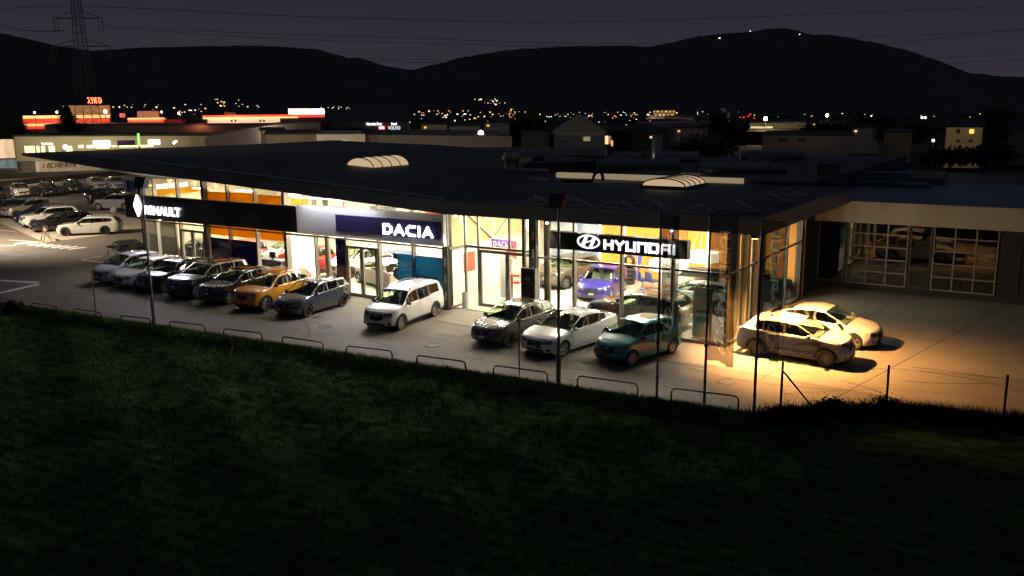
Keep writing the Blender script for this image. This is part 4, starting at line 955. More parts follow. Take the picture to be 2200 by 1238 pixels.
for xx in (-26.95,-26.35,-25.95):
    w_=.52 if xx<-26.5 else .34; part(MB().box(xx,33.13,.95,xx+w_,33.155,1.45),'print_panel',translucent('print_panel',(.5,.52,.5),.45),parent=t)
    part(MB().prism([(xx+.06,1.1),(xx+.1,1.2),(xx+w_*.35,1.3),(xx+w_*.7,1.3),(xx+w_-.08,1.2),(xx+w_-.05,1.1)],'y',33.12,33.128),'print_car',mat('print_dark',(.08,.1,.13),.5),parent=t)
t=thing('window_banner','narrow navy window banner with white shield emblem left of the double door','banner',(0,0,0))
part(MB().box(-32.35,33.12,.35,-31.7,33.16,2.85),'banner_sheet',navy,parent=t)
m=MB(); m.tube([(-32.2,33.1,2.6),(-32.2,33.1,2.35),(-32.1,33.1,2.2),(-31.95,33.1,2.2),(-31.85,33.1,2.35),(-31.85,33.1,2.6)],.02,5); part(m,'emblem',mat('print_grey',(.25,.25,.3),.5),parent=t)
m=MB()
for k in range(5): m.box(-32.25,33.112,1.5-k*.14,-31.8,33.118,1.53-k*.14)
part(m,'print_lines',mat('print_grey',(.25,.25,.3),.5),parent=t)
t=thing('hanging_sign','small purple DACIA sign hanging above the main entrance','sign',(0,0,0))
a=PY(1058,533,36.0);b=PY(1096,512,36.0); part(MB().box(a.x-.06,36,a.z-.02,b.x+.16,36.05,a.z+.46),'sign_panel',mat('sign_purple',(.20,.08,.36),.5),parent=t)
m=MB(); dacia(m,(a.x+.06,35.99,a.z+.09),b.x-a.x-.02,.27,.01,.045); part(m,'lettering',pw_,parent=t)
for x in (a.x+.1,b.x): part(MB().bar((x,36.02,a.z+.42),(x,36.02,4.6),.012),'suspension_wire',rail,parent=t)
t=thing('brand_totem','tall black totem with white oval emblem beside the glass entrance','totem',(-19.95,32.3,0))
part(MB().box(-.42,-.14,0,.28,.06,2.55),'totem_body',blk,parent=t)
m=MB(); oval_ring(m,(-.07,-.15,2.1),W3,U3,.17,.10,.02,.01); slant_h(m,(-.07,-.15,2.1),W3,U3,.15,.08,.01); part(m,'emblem',mat('chrome_dim',(.5,.5,.5),.3,.8),parent=t)
m=MB(); hyundai(m,(-.33,-.15,1.86),W3,U3,.52,.07,.006,0,th=.014); part(m,'lettering',mat('print_grey',(.25,.25,.3),.5),parent=t)
part(MB().box(.281,-.16,0,.32,.08,2.56),'totem_edge',mat('rail_metal',(.5,.5,.5),.3,.8),parent=t)
# ash bin, poster stand, leaflets, banner
t=thing('litter_bin','round steel litter bin standing beside the recessed entrance','bin',PY(999,662,33.5).to_2d().to_3d())
part(MB().lathe([(.14,.02),(.14,.75),(.12,.80)],16),'bin_body',rail,True,t,40); part(MB().lathe([(.10,.80),(0,.78)],16),'ash_tray',blk,True,t)
p=G(838,640); t=thing('sign_stand','slim pole stand with dark header board behind the showroom window','stand',(-28.55,33.6,0.05))
part(MB().lathe([(.2,0),(.2,.03),(0,.04)],14),'foot',alu_d,True,t); part(MB().tube([(0,0,.03),(0,0,2.15)],.035,8),'pole',alu_d,True,t); part(MB().box(-.3,-.03,2.0,.3,.03,2.28),'header_board',blk,parent=t)
for z in (.55,1.3): part(MB().lathe([(.27,-.08),(.31,-.06),(.31,.06),(.27,.08),(.2,.0),(0,0)],20,'y',(0.05,-.12,z)),'display_wheel',mat('rim_two',(.55,.55,.55),.25,.8),True,t)
t=thing('leaflet_stand','white leaflet stand with red boxes behind the entrance door','stand',(-23.75,36.2,.05),.2)
part(MB().box(-.35,-.05,.05,.35,.05,2.1),'stand_board',pw_,parent=t); part(MB().box(-.5,-.3,0,.5,.3,.04),'foot',pw_,parent=t)
for z in (.85,1.2): part(MB().box(.05,-.3,z,.75,-.06,z+.1),'leaflet_box',mat('leaflet_red',(.5,.12,.08),.5),parent=t)
t=thing('notice_board','small tilted black notice board on a post inside the entrance','sign',(-21.7,35.6,.05),.1)
part(MB().tube([(0,0,0),(0,0,.95)],.03,8),'post',alu_d,True,t); part(MB().hexa([(-.3,-.12,.9),(.3,-.12,1.0),(.3,.02,1.25),(-.3,.02,1.15)],[(-.3,-.10,.88),(.3,-.10,.98),(.3,.04,1.23),(-.3,.04,1.13)]),'notice_panel',blk,parent=t)
t=thing('roll_up_banner','white roll-up banner with a small teal car picture in the right window','banner',(-12.55,33.6,.05),.05)
part(MB().box(-.42,-.12,0,.42,.12,.07),'base',rail,parent=t); part(MB().box(-.4,-.01,.07,.4,.01,2.15),'banner_sheet',mat('banner_cream',(.62,.58,.5),.6),parent=t)
m=MB(); m.box(-.25,-.02,1.1,.3,-.012,1.2); text_on(m,'JETZT',(-.25,-.012,1.75),W3,U3,.45,.14,.01,.0); part(m,'print_lettering',mat('print_navy',(.05,.07,.15),.5),parent=t)
part(MB().prism([(-.3,.72),(-.28,.86),(-.12,.96),(.1,.96),(.28,.84),(.33,.72)],'y',-.03,-.012),'print_car',mat('print_teal',(.05,.2,.22),.5),parent=t)
t=thing('tyre_stack','stack of tyres on the showroom floor before the orange wall','tyres',G(1351,612).to_2d().to_3d()+Vector((0,0,.05)))
for k in range(4): part(MB().lathe([(.19,.0),(.27,.0),(.32,.05),(.32,.17),(.27,.22),(.19,.22)],20,'z',(0,0,k*.225)),'tyre',mat('tyre_rubber',(.022,.022,.022),.75),True,t)
part(MB().lathe([(.19,-.1),(.32,-.08),(.32,.08),(.19,.1)],20,'y',(0,0,1.25)),'tyre',mat('tyre_rubber',(.022,.022,.022),.75),True,t)
p=G(1368,625); t=thing('beach_flag','slim blue beach flag standing beside the tyre stack','flag',(p.x,p.y,.05))
part(MB().tube([(0,0,0),(0,0,2.9)],.015,6),'pole',rail,parent=t); m=MB(); m.add([(0,0,.6),(.12,0,1.0),(.34,0,2.2),(.3,0,2.75),(0,0,2.9)],[(0,1,2,3,4)]); m.add([(0,.01,.6),(.12,.01,1.0),(.34,.01,2.2),(.3,.01,2.75),(0,.01,2.9)],[(4,3,2,1,0)]); part(m,'flag_cloth',mat('flag_blue',(.05,.06,.35),.6),parent=t)
lampm=mat('drum_shade',(.8,.8,.78),.6,emit=(1,.9,.7),es=1.3)
for (px,py,r,lb) in ((1437,570,.95,'large drum pendant lamp behind the HYUNDAI sign'),(1510,552,.72,'drum pendant lamp on chains near the glass corner')):
    p=PY(px,py,39.5 if r>.9 else 37.5); t=thing('drum_lamp',lb,'lamp',p)
    part(MB().lathe([(r,-.2),(r,.22)],28),'lamp_shade',lampm,True,t); part(MB().lathe([(r*.97,-.15),(0,-.15)],28),'diffuser',ww,True,t)
    for q in range(3): a_=q*2.1; part(MB().bar((math.cos(a_)*r,math.sin(a_)*r,.2),(0,0,4.6-p.z if p.z<4.2 else .8),.012),'chain',rail,parent=t)
cb=mat('chair_blue',(.05,.07,.22),.6)
for k,(px,py) in enumerate(((1380,622),(1402,624))):
    p=G(px,py); t=thing('visitor_chair','blue bucket chair left of its twin by the desk' if k==0 else 'blue bucket chair right of its twin by the desk','chair',(p.x,p.y,.05),2.6)
    part(MB().hexa([(-.28,-.26,.42),(.28,-.26,.42),(.28,.26,.42),(-.28,.26,.42)],[(-.3,-.28,.5),(.3,-.28,.5),(.3,.28,.5),(-.3,.28,.5)]),'seat',cb,parent=t); part(MB().hexa([(-.3,.2,.5),(.3,.2,.5),(.3,.28,.5),(-.3,.28,.5)],[(-.26,.3,.95),(.26,.3,.95),(.26,.36,.95),(-.26,.36,.95)]),'backrest',cb,parent=t)
    part(MB().tube([(0,0,.03),(0,0,.42)],.03,8),'pedestal',rail,parent=t); part(MB().lathe([(.25,0),(.25,.03),(0,.04)],14),'foot',rail,parent=t)
# ------------------------------------------------------------------ workshop wing
ws=thing('workshop_wing','dark workshop wing with two glazed sectional doors and a deep beige fascia','building',(0,0,0))
gp=47.4; WF=46.2
bw=mat('fascia_beige',(.42,.37,.29),.75,var=.08,vs=1.2); dk_=mat('workshop_dark',(.02,.02,.02),.8); gd=glass('garage_glass',(.20,.22,.18),0,.14)
part(MB().box(-11.4,WF,3.62,16,WF+.25,4.68),'fascia',bw,parent=ws)
part(MB().box(-11.4,WF+.25,4.40,16,60.,4.66),'roof',[mat('roof_blue_grey',(.11,.14,.17),.5,var=.25,vs=.3)],parent=ws)
part(MB().box(-12.6,58.5,4.7,-7.0,59.6,5.3).box(-11.5,55.5,4.67,-7.4,56.0,4.95),'roof_upstand',[mat('roof_blue_grey',(.055,.07,.085),.5)],parent=ws)
part(MB().box(-11.5,54,0,16,54.2,4.4).box(-11.6,43.6,0,-11.45,54,4.4).box(16,47,0,16.2,54,4.4),'rear_wall',mat('workshop_wall',(.12,.11,.09),.8),parent=ws)
part(MB().box(-11.4,gp+.1,.0,16,54,.03),'floor',mat('workshop_floor',(.10,.09,.08),.4),parent=ws)
part(MB().box(-11.4,gp,-.02,16,gp+.2,.35),'plinth',dk_,parent=ws)
def px2x(px,py): return PY(px,py,gp).x
dA=(px2x(1822,530),px2x(1949,540)); dB=(px2x(2005,545),px2x(2142,555)); ld=mat('door_frame_pale',(.24,.21,.17),.5)
for a,b in (dA,dB):
    d=thing('sectional_door','','x'); del d['label']; del d['category']; d.parent=ws
    n=5; z0,z1=.36,3.60
    for k in range(n+1):
        z=z0+(z1-z0)*k/n; MB().box(a+.04,gp-.03,z-.035,b-.04,gp+.03,z+.035).build('rail',ld,d)
    for k in range(4):
        x=a+(b-a)*k/3; MB().box(x-.035,gp-.04,z0-.035,x+.035,gp+.04,z1+.03).build('stile',ld,d)
    MB().add([(a,gp+.01,z0),(b,gp+.01,z0),(b,gp+.01,z1),(a,gp+.01,z1)],[(0,1,2,3)]).build('door_glazing',gd,d)
for a,b in ((-11.45,dA[0]-.1),(dA[1]+.1,dB[0]-.1)):
    f=MB(); f.box(a,gp-.02,.35,a+.07,gp+.06,3.6); f.box(b-.07,gp-.02,.35,b,gp+.06,3.6); f.box(a+.07,gp-.02,.35,b-.07,gp+.06,.42); part(f,'window_frame',alu_d,parent=ws)
    part(MB().add([(a,gp+.01,.4),(b,gp+.01,.4),(b,gp+.01,3.62),(a,gp+.01,3.62)],[(0,1,2,3)]),'window_pane',gd,parent=ws)
part(MB().box(dB[1]+.1,gp,.35,16,gp+.15,3.62),'wall',dk_,parent=ws); part(MB().box(dB[1]+.9,gp-.05,.36,dB[1]+.98,gp,2.6).box(dB[1]+2.4,gp-.05,.36,dB[1]+2.6,gp,3.3),'door_frame',alu_d,parent=ws)
part(MB().box(-11.45,43.6,0,-11.35,46.2,3.6),'wall',mat('workshop_green',(.03,.035,.025),.5),parent=ws)
t=thing('lift_car','','x'); bpy.data.objects.remove(t)
# lamp over the right yard
cl=thing('yard_floodlight','small warm floodlight fixed under the right roof corner','lamp',(-10.3,32.92,4.45))
MB().box(-.14,-.1,0,.14,.1,.14).build('housing',hm,cl); MB().box(-.11,-.07,-.015,.11,.07,-.002).build('lens',emis('flood_lens',(1.,.62,.22),14),cl)
MB().bar((0,0,.14),(0,0,.30),.04).build('bracket',hm,cl)

for p,m_ in eave_pts:
    l=bpy.data.lights.new('eave_spot','SPOT'); l.energy=460 if m_ is sp else 160; l.color=(1.,.86,.66) if m_ is sp else (1.,.6,.25); l.spot_size=math.radians(116); l.spot_blend=.6; l.shadow_soft_size=.08
    o=bpy.data.objects.new('eave_spot',l); C.objects.link(o); o.location=(p.x,p.y-.05,p.z-.08); o.rotation_euler=Vector((0,-.55,-1)).to_track_quat('-Z','Y').to_euler()
for x in (-46.5,-42.,-38.,-34.,-30.,-27.):  # more downlights added along the eave to brighten the forecourt
    part(MB().lathe([(0,-.04),(.05,-.03),(.05,.02),(0,.03)],10,'z',(x,32.2,rb(x)-.03)),'downlight',sp)
    l=bpy.data.lights.new('eave_spot','SPOT'); l.energy=300; l.color=(1.,.90,.76); l.spot_size=math.radians(112); l.spot_blend=.8; l.shadow_soft_size=.08
    o=bpy.data.objects.new('eave_spot',l); C.objects.link(o); o.location=(x,32.15,rb(x)-.09); o.rotation_euler=Vector((0,-.7,-1)).to_track_quat('-Z','Y').to_euler()
# ------------------------------------------------------------------ the cars outside
wgl=glass('car_glass_green',(.42,.55,.36),0,.05)
row='cars parked in the front row'
def pc(kind,col,label,wheel,contact,heading,**k):
    pos,h=place(kind,wheel,contact,heading)
    return make_car(kind,col,label,pos,h,**k)
def g2(x,y): p=G(x,y); return (p.x,p.y)
WHT=(.62,.62,.60); 
pc('zoe',(.50,.51,.56),'pale silver compact hatchback at the far left end of the front row','FL',(-44.75,28.75),-88,rim='cap',group=row)
pc('hatch',(.70,.70,.70),'white hatchback second from the left in the front row','FL',(-42.6,28.55),-88,rim='five',group=row)
pc('cuv',(.012,.011,.02),'very dark blue crossover third from the left in the front row','FL',(-40.35,28.5),-88,rim='two' if False else 'five',group=row,lights=.14)
pc('bigsuv',(.008,.008,.009),'black coupe-like off-roader with chrome window line in the front row','FL',(-37.55,28.4),-87,rim='five',group=row,lights=.1)
pc('cuv',(.010,.010,.011),'black and cream two tone crossover left of the orange car','FL',(-35.0,28.35),-87,rim='five',group=row)
pc('suv',(.62,.24,.015),'orange off-roader with silver roof rails in the front row','FL',(-32.31,28.25),-86,rim='turb',mir='black',group=row,plates=2)
pc('hatch',(.028,.031,.042),'dark blue grey hatchback right of the orange car','FL',g2(663,682),-85,rim='black',mir='black',group=row,plates=2)
pc('mpv',(.70,.70,.69),'silver white people carrier with roof rails before the double door','FL',g2(864,710),-83.5,rim='turb',mir='black',plates=2)
pc('hatch',(.075,.070,.066),'mid grey hatchback parked beside the main entrance','FL',g2(1094,745.5),-97,rim='black',metal=.4)
pc('lift',(.76,.76,.76),'white liftback between the grey and teal hatchbacks','FL',g2(1213,767),-99,rim='five')
pc('city',(.008,.22,.24),'small teal hatchback with black roof edge behind the left flagpole','FL',g2(1359.5,787),-104.5,rim='duo',mir='black',plates=2)
r,hit,P_=pc('cuv',(.78,.78,.77),'white crossover with green door graphics and black lettering','FR',g2(1772.5,790),-3,rim='multi',metal=0)
# door graphics of the crossover
m=MB(); dx=P_['L']/2-P_['win'][0][0]
def on_side(x,z,off=.012):
    p=hit((x,-3,z),(0,1,0)); return Vector((x,(p.y if p else -P_['W']/2)-off,z))
vs,fs,(x0,x1,y0,y1)=text_geo('E-MAYERHOFER',1.,.02)
m.add([on_side(-.55+(p.x-x0)/(x1-x0)*1.75,.42+(p.y-y0)/(y1-y0)*.13) for p in vs],fs); m.build('side_lettering',mat('decal_black',(.02,.02,.02),.5),r,fix=False)
m=MB(); n=10
for i in range(n):
    q0,q1=i/n,(i+1)/n
    def gq(q): return (.05+1.15*q,.62+.28*math.sin(q*1.9)),( .05+1.15*q,.60+.14*math.sin(q*2.6))
    a0,b0=gq(q0);a1,b1=gq(q1); m.add([on_side(*b0),on_side(*b1),on_side(*a1),on_side(*a0)],[(0,1,2,3)])
m.build('side_graphic',mat('decal_green',(.18,.26,.04),.5),r,fix=False)
pc('lift',(.78,.78,.77),'white liftback parked behind the white crossover in the right yard','FR',g2(1832,752),-4,rim='five')
# the display yard at the left
g_='display cars on the pale paving at the left'
pc('wagon',(.62,.60,.56),'white estate car nearest the zebra crossing','FL',g2(141,508),-2+180,rim='black',group=g_) if False else None
def pl(kind,col,label,wheel,a,b,**k):
    """front and rear contact points of the same side give place and heading"""
    k.setdefault('glassmat',glass('car_glass_deep',(.30,.33,.28),0,.04)); A=G(*a);B=G(*b); d=A-B; P=CT[kind]; h=math.degrees(math.atan2(d.y,d.x)); return pc(kind,col,label,wheel,(A.x,A.y),h,**k)
pl('wagon',(.62,.60,.56),'white estate car nearest the zebra crossing','FL',(141.4,508),(219.4,504.8),rim='black',group=g_)
pl('wagon',(.010,.010,.012),'black estate car behind the white estate','FL',(97,500),(172,493),rim='five',group=g_)
pl('bigsuv',(.60,.58,.54),'white off-roader behind the black estate','FL',(75,491),(147,484),rim='five',group=g_)
pl('wagon',(.012,.012,.014),'black estate half hidden behind the white off-roader','FL',(66,480),(132,472),rim='five',group=g_)
pl('bigsuv',(.26,.23,.18),'tan grey off-roader near the left edge of the picture','FL',(37,470),(100,463),rim='five',group=g_)
pl('wagon',(.02,.025,.03),'dark estate at the left edge behind the tan off-roader','FL',(8,467),(65,456),rim='five',group=g_)
pl('bigsuv',(.24,.25,.30),'silver blue off-roader by the glass corner of the showroom','FL',(211.5,452.7),(263.5,453),rim='five')
p=G(214,441); make_car('bigsuv',(.012,.010,.010),'black off-roader with red tail lamps behind the silver one',(p.x-.5,p.y+1.5,0),math.radians(75),rim='black')
pc('hatch',(.035,.032,.035),'dark grey hatchback on its own by the left glass wall','FL',g2(235,561),180-22,rim='cap')
# far row in front of the containers
gr='cars in the far row below the containers'
for (px,py,k,col,lb,hd) in ((52,424,'zoe',(.58,.53,.45),'cream white hatchback, leftmost pale car of the far row',-45),(112,422,'cuv',(.012,.010,.010),'black crossover with lit number plate in the far row',-45),(166,415,'cuv',(.008,.012,.012),'dark green crossover in the middle of the far row',-45),(217,408,'zoe',(.60,.54,.48),'cream white hatchback, second pale car of the far row',-43),(258,408,'zoe',(.42,.45,.52),'bluish white hatchback at the right end of the far row',-43),(-2,430,'cuv',(.01,.014,.014),'dark crossover cut by the left picture edge in the far row',-45)):
    p=G(px,py); make_car(k,col,lb,(p.x-1.3,p.y+.3,0),math.radians(hd+24),rim='cap',group=gr,detail=False)
# ------------------------------------------------------------------ the cars inside
gi='cars on show inside the glass halls'
def pi(kind,col,label,x,y,hd,**k):
    return make_car(kind,col,label,(x,y,.046),math.radians(hd),group=gi,**k)
pi('hatch',(.025,.022,.26),'bright violet blue hatchback behind the glass under the HYUNDAI sign',-20.1,39.5,-79,rim='two' if False else 'duo',metal=.3)
pi('cuv',(.12,.10,.07),'bronze grey crossover left of the violet hatchback indoors',-23.0,41.2,-98,rim='five')
pi('wagon',(.02,.022,.018),'dark green black car standing along the window behind the teal hatchback',-15.9,34.9,178,rim='five')
pi('cuv',(.14,.19,.19),'grey green crossover with black roof box inside the right hall',-14.6,38.6,184,rim='five',roofbox=True)
pi('suv',(.03,.16,.18),'teal off-roader inside by the right hand glass wall',-13.2,42.0,60,rim='five')
pi('cuv',(.04,.07,.22),'blue crossover seen from behind in the middle hall',-32.6,38.2,150,rim='five')
pi('hatch',(.60,.58,.52),'white hatchback behind the double door in the middle hall',-31.6,35.9,160,rim='turb')
pi('zoe',(.58,.56,.50),'white hatchback by the cream column in the middle hall',-35.0,37.8,-100,rim='black')
pi('hatch',(.30,.015,.012),'bright red hatchback beside the orange panels',-38.9,37.3,172,rim='five')
pi('hatch',(.42,.025,.02),'red hatchback in the left hall behind the glass door',-44.2,37.2,160,rim='five')
pi('cuv',(.05,.05,.055),'dark crossover in the left hall beside the red hatchback',-46.7,36.0,165,rim='five')
pi('hatch',(.6,.58,.54),'white hatchback in the rear of the left hall',-41.5,38.5,-120,rim='five')
pi('hatch',(.6,.57,.5),'white hatchback at the back of the middle hall',-28.4,40.6,175,rim='five')
make_car('zoe',(.45,.40,.30),'pale car parked inside the dark workshop behind the first sectional door',(-9.2,50.5,.03),math.radians(-95),detail=False)
make_car('mpv',(.30,.34,.30),'pale green van-like car inside the workshop behind the second sectional door',(-4.0,50.3,.03),math.radians(-85),detail=False)
# ------------------------------------------------------------------ lamps that light the site
def spot(name,loc,tgt,en,col,ang,blend=.4,size=.15):
    l=bpy.data.lights.new(name,'SPOT'); l.energy=en;l.color=col;l.spot_size=math.radians(ang);l.spot_blend=blend;l.shadow_soft_size=size; o=bpy.data.objects.new(name,l); C.objects.link(o); o.location=loc; o.rotation_euler=(Vector(tgt)-Vector(loc)).to_track_quat('-Z','Y').to_euler(); return o
spot('yard_spot',(-10.3,32.9,4.40),(-8.5,33.0,0),19000,(1.,.46,.13),116,.95)
spot('yard_spill',(-10.2,33.0,4.42),(-3,44,2.2),650,(1.,.52,.20),135,.8)
spot('lot_lamp',(-68,30.3,8.0),(-68,41,0),24000,(1.,.80,.56),160,.6,.3)
spot('row_lamp',(-100,46,8.0),(-104,60,0),9000,(1.,.80,.60),160,.6,.3)
spot('container_lamp',(-126,59,9.0),(-134,84,3),22000,(1.,.76,.5),160,.6,.3)
for x,y,e in ((-48.9,31.9,0),):
    pass
# lamp columns that belong to those lights (the first stands just outside the picture)
for (x,y,h_,lb) in ((-68,30.3,8.0,'tall yard lamp beyond the left edge, nearest the zebra crossing'),(-100,46,8.0,'tall yard lamp beyond the left edge, behind the display cars'),(-126,59,9.0,'tall yard lamp beyond the left edge by the containers')):
    t=thing('yard_lamp',lb,'lamp post',(x,y,0)); MB().tube([(0,0,-.1),(0,0,h_+.2)],.07,10).build('pole',mm,t,True,40); MB().box(-.3,-.15,h_+.1,.3,.15,h_+.25).build('lamp_head',hm,t)
# ------------------------------------------------------------------ what lies behind
def farbox(name,label,cat,xl,xr,yt,d,dep,m,z0=0.,yt2=None,ridge=None,roofm_=None,parent=None):
    """a real block: left/right picture columns at distance d give its front edge on the ground, yt its height"""
    a=AD(xl,yt,d); b=AD(xr,yt2 if yt2 is not None else yt,d); dirv=Vector(((a.x+b.x)/2,(a.y+b.y)/2,0)).normalized()
    u=(Vector((b.x,b.y,0))-Vector((a.x,a.y,0))); L=u.length; u.normalize(); n=Vector((-u.y,u.x,0)); 
    if n.dot(dirv)<0: n=-n
    h=(a.z+b.z)/2 if yt2 is None else a.z
    t=parent or thing(name,label,cat,(a.x,a.y,0))
    o=Vector((a.x,a.y,0)) if parent is None else Vector((a.x,a.y,0))
    loc=(lambda s,q,z:(u*s+n*q+Vector((0,0,z)))) 
    h2=b.z
    w=MB(); w.hexa([loc(0,0,z0),loc(L,0,z0),loc(L,dep,z0),loc(0,dep,z0)],[loc(0,0,h),loc(L,0,h2),loc(L,dep,h2),loc(0,dep,h)]); w.build('wall',m,t)
    if roofm_:
        r=MB()
        if ridge:
            r.add([loc(-.4,-.4,h),loc(L+.4,-.4,h),loc(L+.4,dep+.4,h),loc(-.4,dep+.4,h),loc(-.4 if ridge>0 else L/2,dep/2 if ridge>0 else -.4,h+abs(ridge)),loc(L+.4 if ridge>0 else L/2,dep/2 if ridge>0 else dep+.4,h+abs(ridge))],
              [(0,1,5,4),(2,3,4,5),(3,0,4),(1,2,5)] if ridge>0 else [(0,3,5,4),(1,2,5,4)[::-1],(0,1,4),(3,2,5),(0,1,2,3)])
        else: r.hexa([loc(-.3,-.3,h+.01),loc(L+.3,-.3,h2+.01),loc(L+.3,dep+.3,h2+.01),loc(-.3,dep+.3,h+.01)],[loc(-.3,-.3,h+.25),loc(L+.3,-.3,h2+.25),loc(L+.3,dep+.3,h2+.25),loc(-.3,dep+.3,h+.25)])
        r.build('roof',roofm_,t)
    t['_']=0; del t['_']
    return t,loc,L,h,u,n
def front(F_,xl,xr,y0,y1,d,name,m,off=.08,th=.1):
    """a plate on the front of the block, from picture coordinates"""
    t,loc,L,h,u,n=F_; O=t.location
    def hitp(x,y):
        r=Vector(ray(x,y)); o=Vector((0,0,H)); nn=n; tt=((O-o).dot(nn))/r.dot(nn); p=o+r*tt; q=p-O; return q.dot(u),q.z
    s0,z1=hitp(xl,y0); s1,z0=hitp(xr,y1); m_=MB(); m_.hexa([loc(s0,-off,z0),loc(s1,-off,z0),loc(s1,-off+th,z0),loc(s0,-off+th,z0)],[loc(s0,-off,z1),loc(s1,-off,z1),loc(s1,-off+th,z1),loc(s0,-off+th,z1)]); return m_.build(name,m,t),(s0,s1,z0,z1)
def ftext(F_,s,xl,xr,y0,y1,d,name,m,off=.2,bold=.02,parent=None):
    t,loc,L,h,u,n=F_; O=t.location
    def hitp(x,y):
        r=Vector(ray(x,y)); o=Vector((0,0,H)); tt=((O-o).dot(n))/r.dot(n); p=o+r*tt; q=p-O; return q.dot(u),q.z
    s0,z1=hitp(xl,y0); s1,z0=hitp(xr,y1); m_=MB(); text_on(m_,s,loc(s0,-off,z0),u,Vector((0,0,1)),s1-s0,z1-z0,bold,.0); return m_.build(name,m,t)
m_pale=mat('far_pale_wall',(.28,.25,.19),.8,var=.12,vs=.15); m_grey=mat('far_grey_wall',(.16,.14,.14),.8,var=.1,vs=.1); m_beige=mat('far_beige_wall',(.30,.24,.17),.8,var=.08,vs=.2); m_wh=mat('far_white_wall',(.55,.50,.40),.8,var=.05,vs=.2); m_dark=mat('far_dark_wall',(.035,.033,.033),.9,var=.2,vs=.3)
m_roof=mat('far_dark_roof',(.025,.024,.025),.8,var=.2,vs=.2)
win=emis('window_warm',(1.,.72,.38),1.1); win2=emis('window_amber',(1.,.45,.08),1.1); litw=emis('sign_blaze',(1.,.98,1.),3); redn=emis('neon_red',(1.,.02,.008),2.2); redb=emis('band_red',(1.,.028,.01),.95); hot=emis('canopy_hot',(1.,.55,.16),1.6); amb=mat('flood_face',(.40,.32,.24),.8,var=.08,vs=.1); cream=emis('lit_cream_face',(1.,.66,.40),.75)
def lit(px,py,d,P_,col=(1.,.8,.5),r=.3):
    p=AD(px,py,d); l=bpy.data.lights.new('far_lamp','POINT'); l.energy=P_; l.color=col; l.shadow_soft_size=r; o=bpy.data.objects.new('far_lamp',l); C.objects.link(o); o.location=p
litwall=mat('dealer_wall_lit',(.35,.32,.22),.8)
# 1 dealership opposite
B=farbox('dealership_hall','long pale dealership hall with glowing shop windows behind the car park','building',30,700,294,190,25,litwall,yt2=291,roofm_=m_roof)
for a,b,c,d_ in ((52,76,314,329),(78,86,314,329),(88,98,314,329),(104,119,314,329),(140,156,314,328)): front(B,a,b,c,d_,190,'window',win)
for a,b,c,d_ in ((168,180,312,318),(186,206,312,318),(207,236,314,319),(240,252,313,316),(256,292,313,316),(292,330,312,316)): front(B,a,b,c,d_,190,'window',win)
ftext(B,'The Mobility',89,115,307,312,190,'lettering',litw)
front(B,200,238,303,314,190,'sign_panel',litw,.25); front(B,252,290,302,312,190,'sign_panel',navy,.2)
t_,loc_,L_,h_,u_,n_=B
p=AD(262,306,188.6)-t_.location; m=MB(); oval_ring(m,p,u_,U3,1.0,.5,.24,.05); m.build('emblem',emis('emblem_blue',(.15,.35,1.),4),t_)
front(B,318,344,301,310,190,'sign_panel',litw,.25)
ap=emis('lamp_point',(1.,1.,.9),30)
def point_lamp(px,py,d,r,lb,h=None,name='street_lamp',em=ap,pole=True):
    p=AD(px,py,d); t=thing(name,lb,'lamp',(p.x,p.y,0)); MB().ell((0,0,p.z),r,r,r,nu=10,nv=6).build('lamp_head',em,t)
    if pole: MB().tube([(0,0,0),(0,0,p.z)],max(.06,r*.25),6).build('pole',mm,t)
    return t
p=AD(140,316,126); 
point_lamp(140,316,182,.36,'bright greenish white lamp before the dealership windows')
t=thing('sign_totem','glowing white totem sign with green edge in front of the dealership','totem',AD(298,300,172).to_2d().to_3d(),-.6)
zt=AD(298,288,172).z; zb_=AD(298,313,172).z
MB().box(-.7,-.15,0,.7,.15,zb_).build('totem_foot',m_grey,t); MB().box(-.65,-.16,zb_,.42,.16,zt).build('totem_face',litw,t); MB().box(.45,-.16,zb_,.62,.16,zt+.1).build('totem_edge',emis('neon_green',(.15,1.,.1),2.5),t)
for k,(x,y) in enumerate(((378,304),(374,307))): point_lamp(x,y,170,.18,('upper' if k==0 else 'lower')+' of two bright lamps right of the white totem')
# 2 grey hall behind
B=farbox('grey_hall','long plain grey hall behind the pale dealership','building',97,640,270,225,40,m_grey,yt2=267,roofm_=m_roof)
t=thing('vaulted_hall','low curved roof hall with faint light stripes','building',AD(450,300,165).to_2d().to_3d()); 
a=AD(440,298,160);b=AD(690,296,160);t.location=(a.x,a.y,0); u=Vector((b.x-a.x,b.y-a.y,0)); L=u.length;u.normalize(); n=Vector((-u.y,u.x,0)); 
if n.dot(Vector((a.x,a.y,0)))<0:n=-n
hp=AD(640,263,170).z; h0=AD(450,297,160).z
m=MB(); pts=[(0,h0)]+[(L*k/10,h0+(hp-h0)*math.sin(min(1,k/8.5)*math.pi/2)) for k in range(1,11)]+[(L,0),(0,0)]
for sgn,q in ((0,0),(1,30)): pass
vsx=[u*p[0]+Vector((0,0,p[1])) for p in pts]; m.add(vsx+[v+n*30 for v in vsx],[tuple(range(len(pts)))[::-1]]+[(i,(i+1)%len(pts),len(pts)+(i+1)%len(pts),len(pts)+i) for i in range(len(pts))]); m.build('vault',mat('hall_mauve',(.17,.14,.13),.8,var=.15,vs=.15),t)
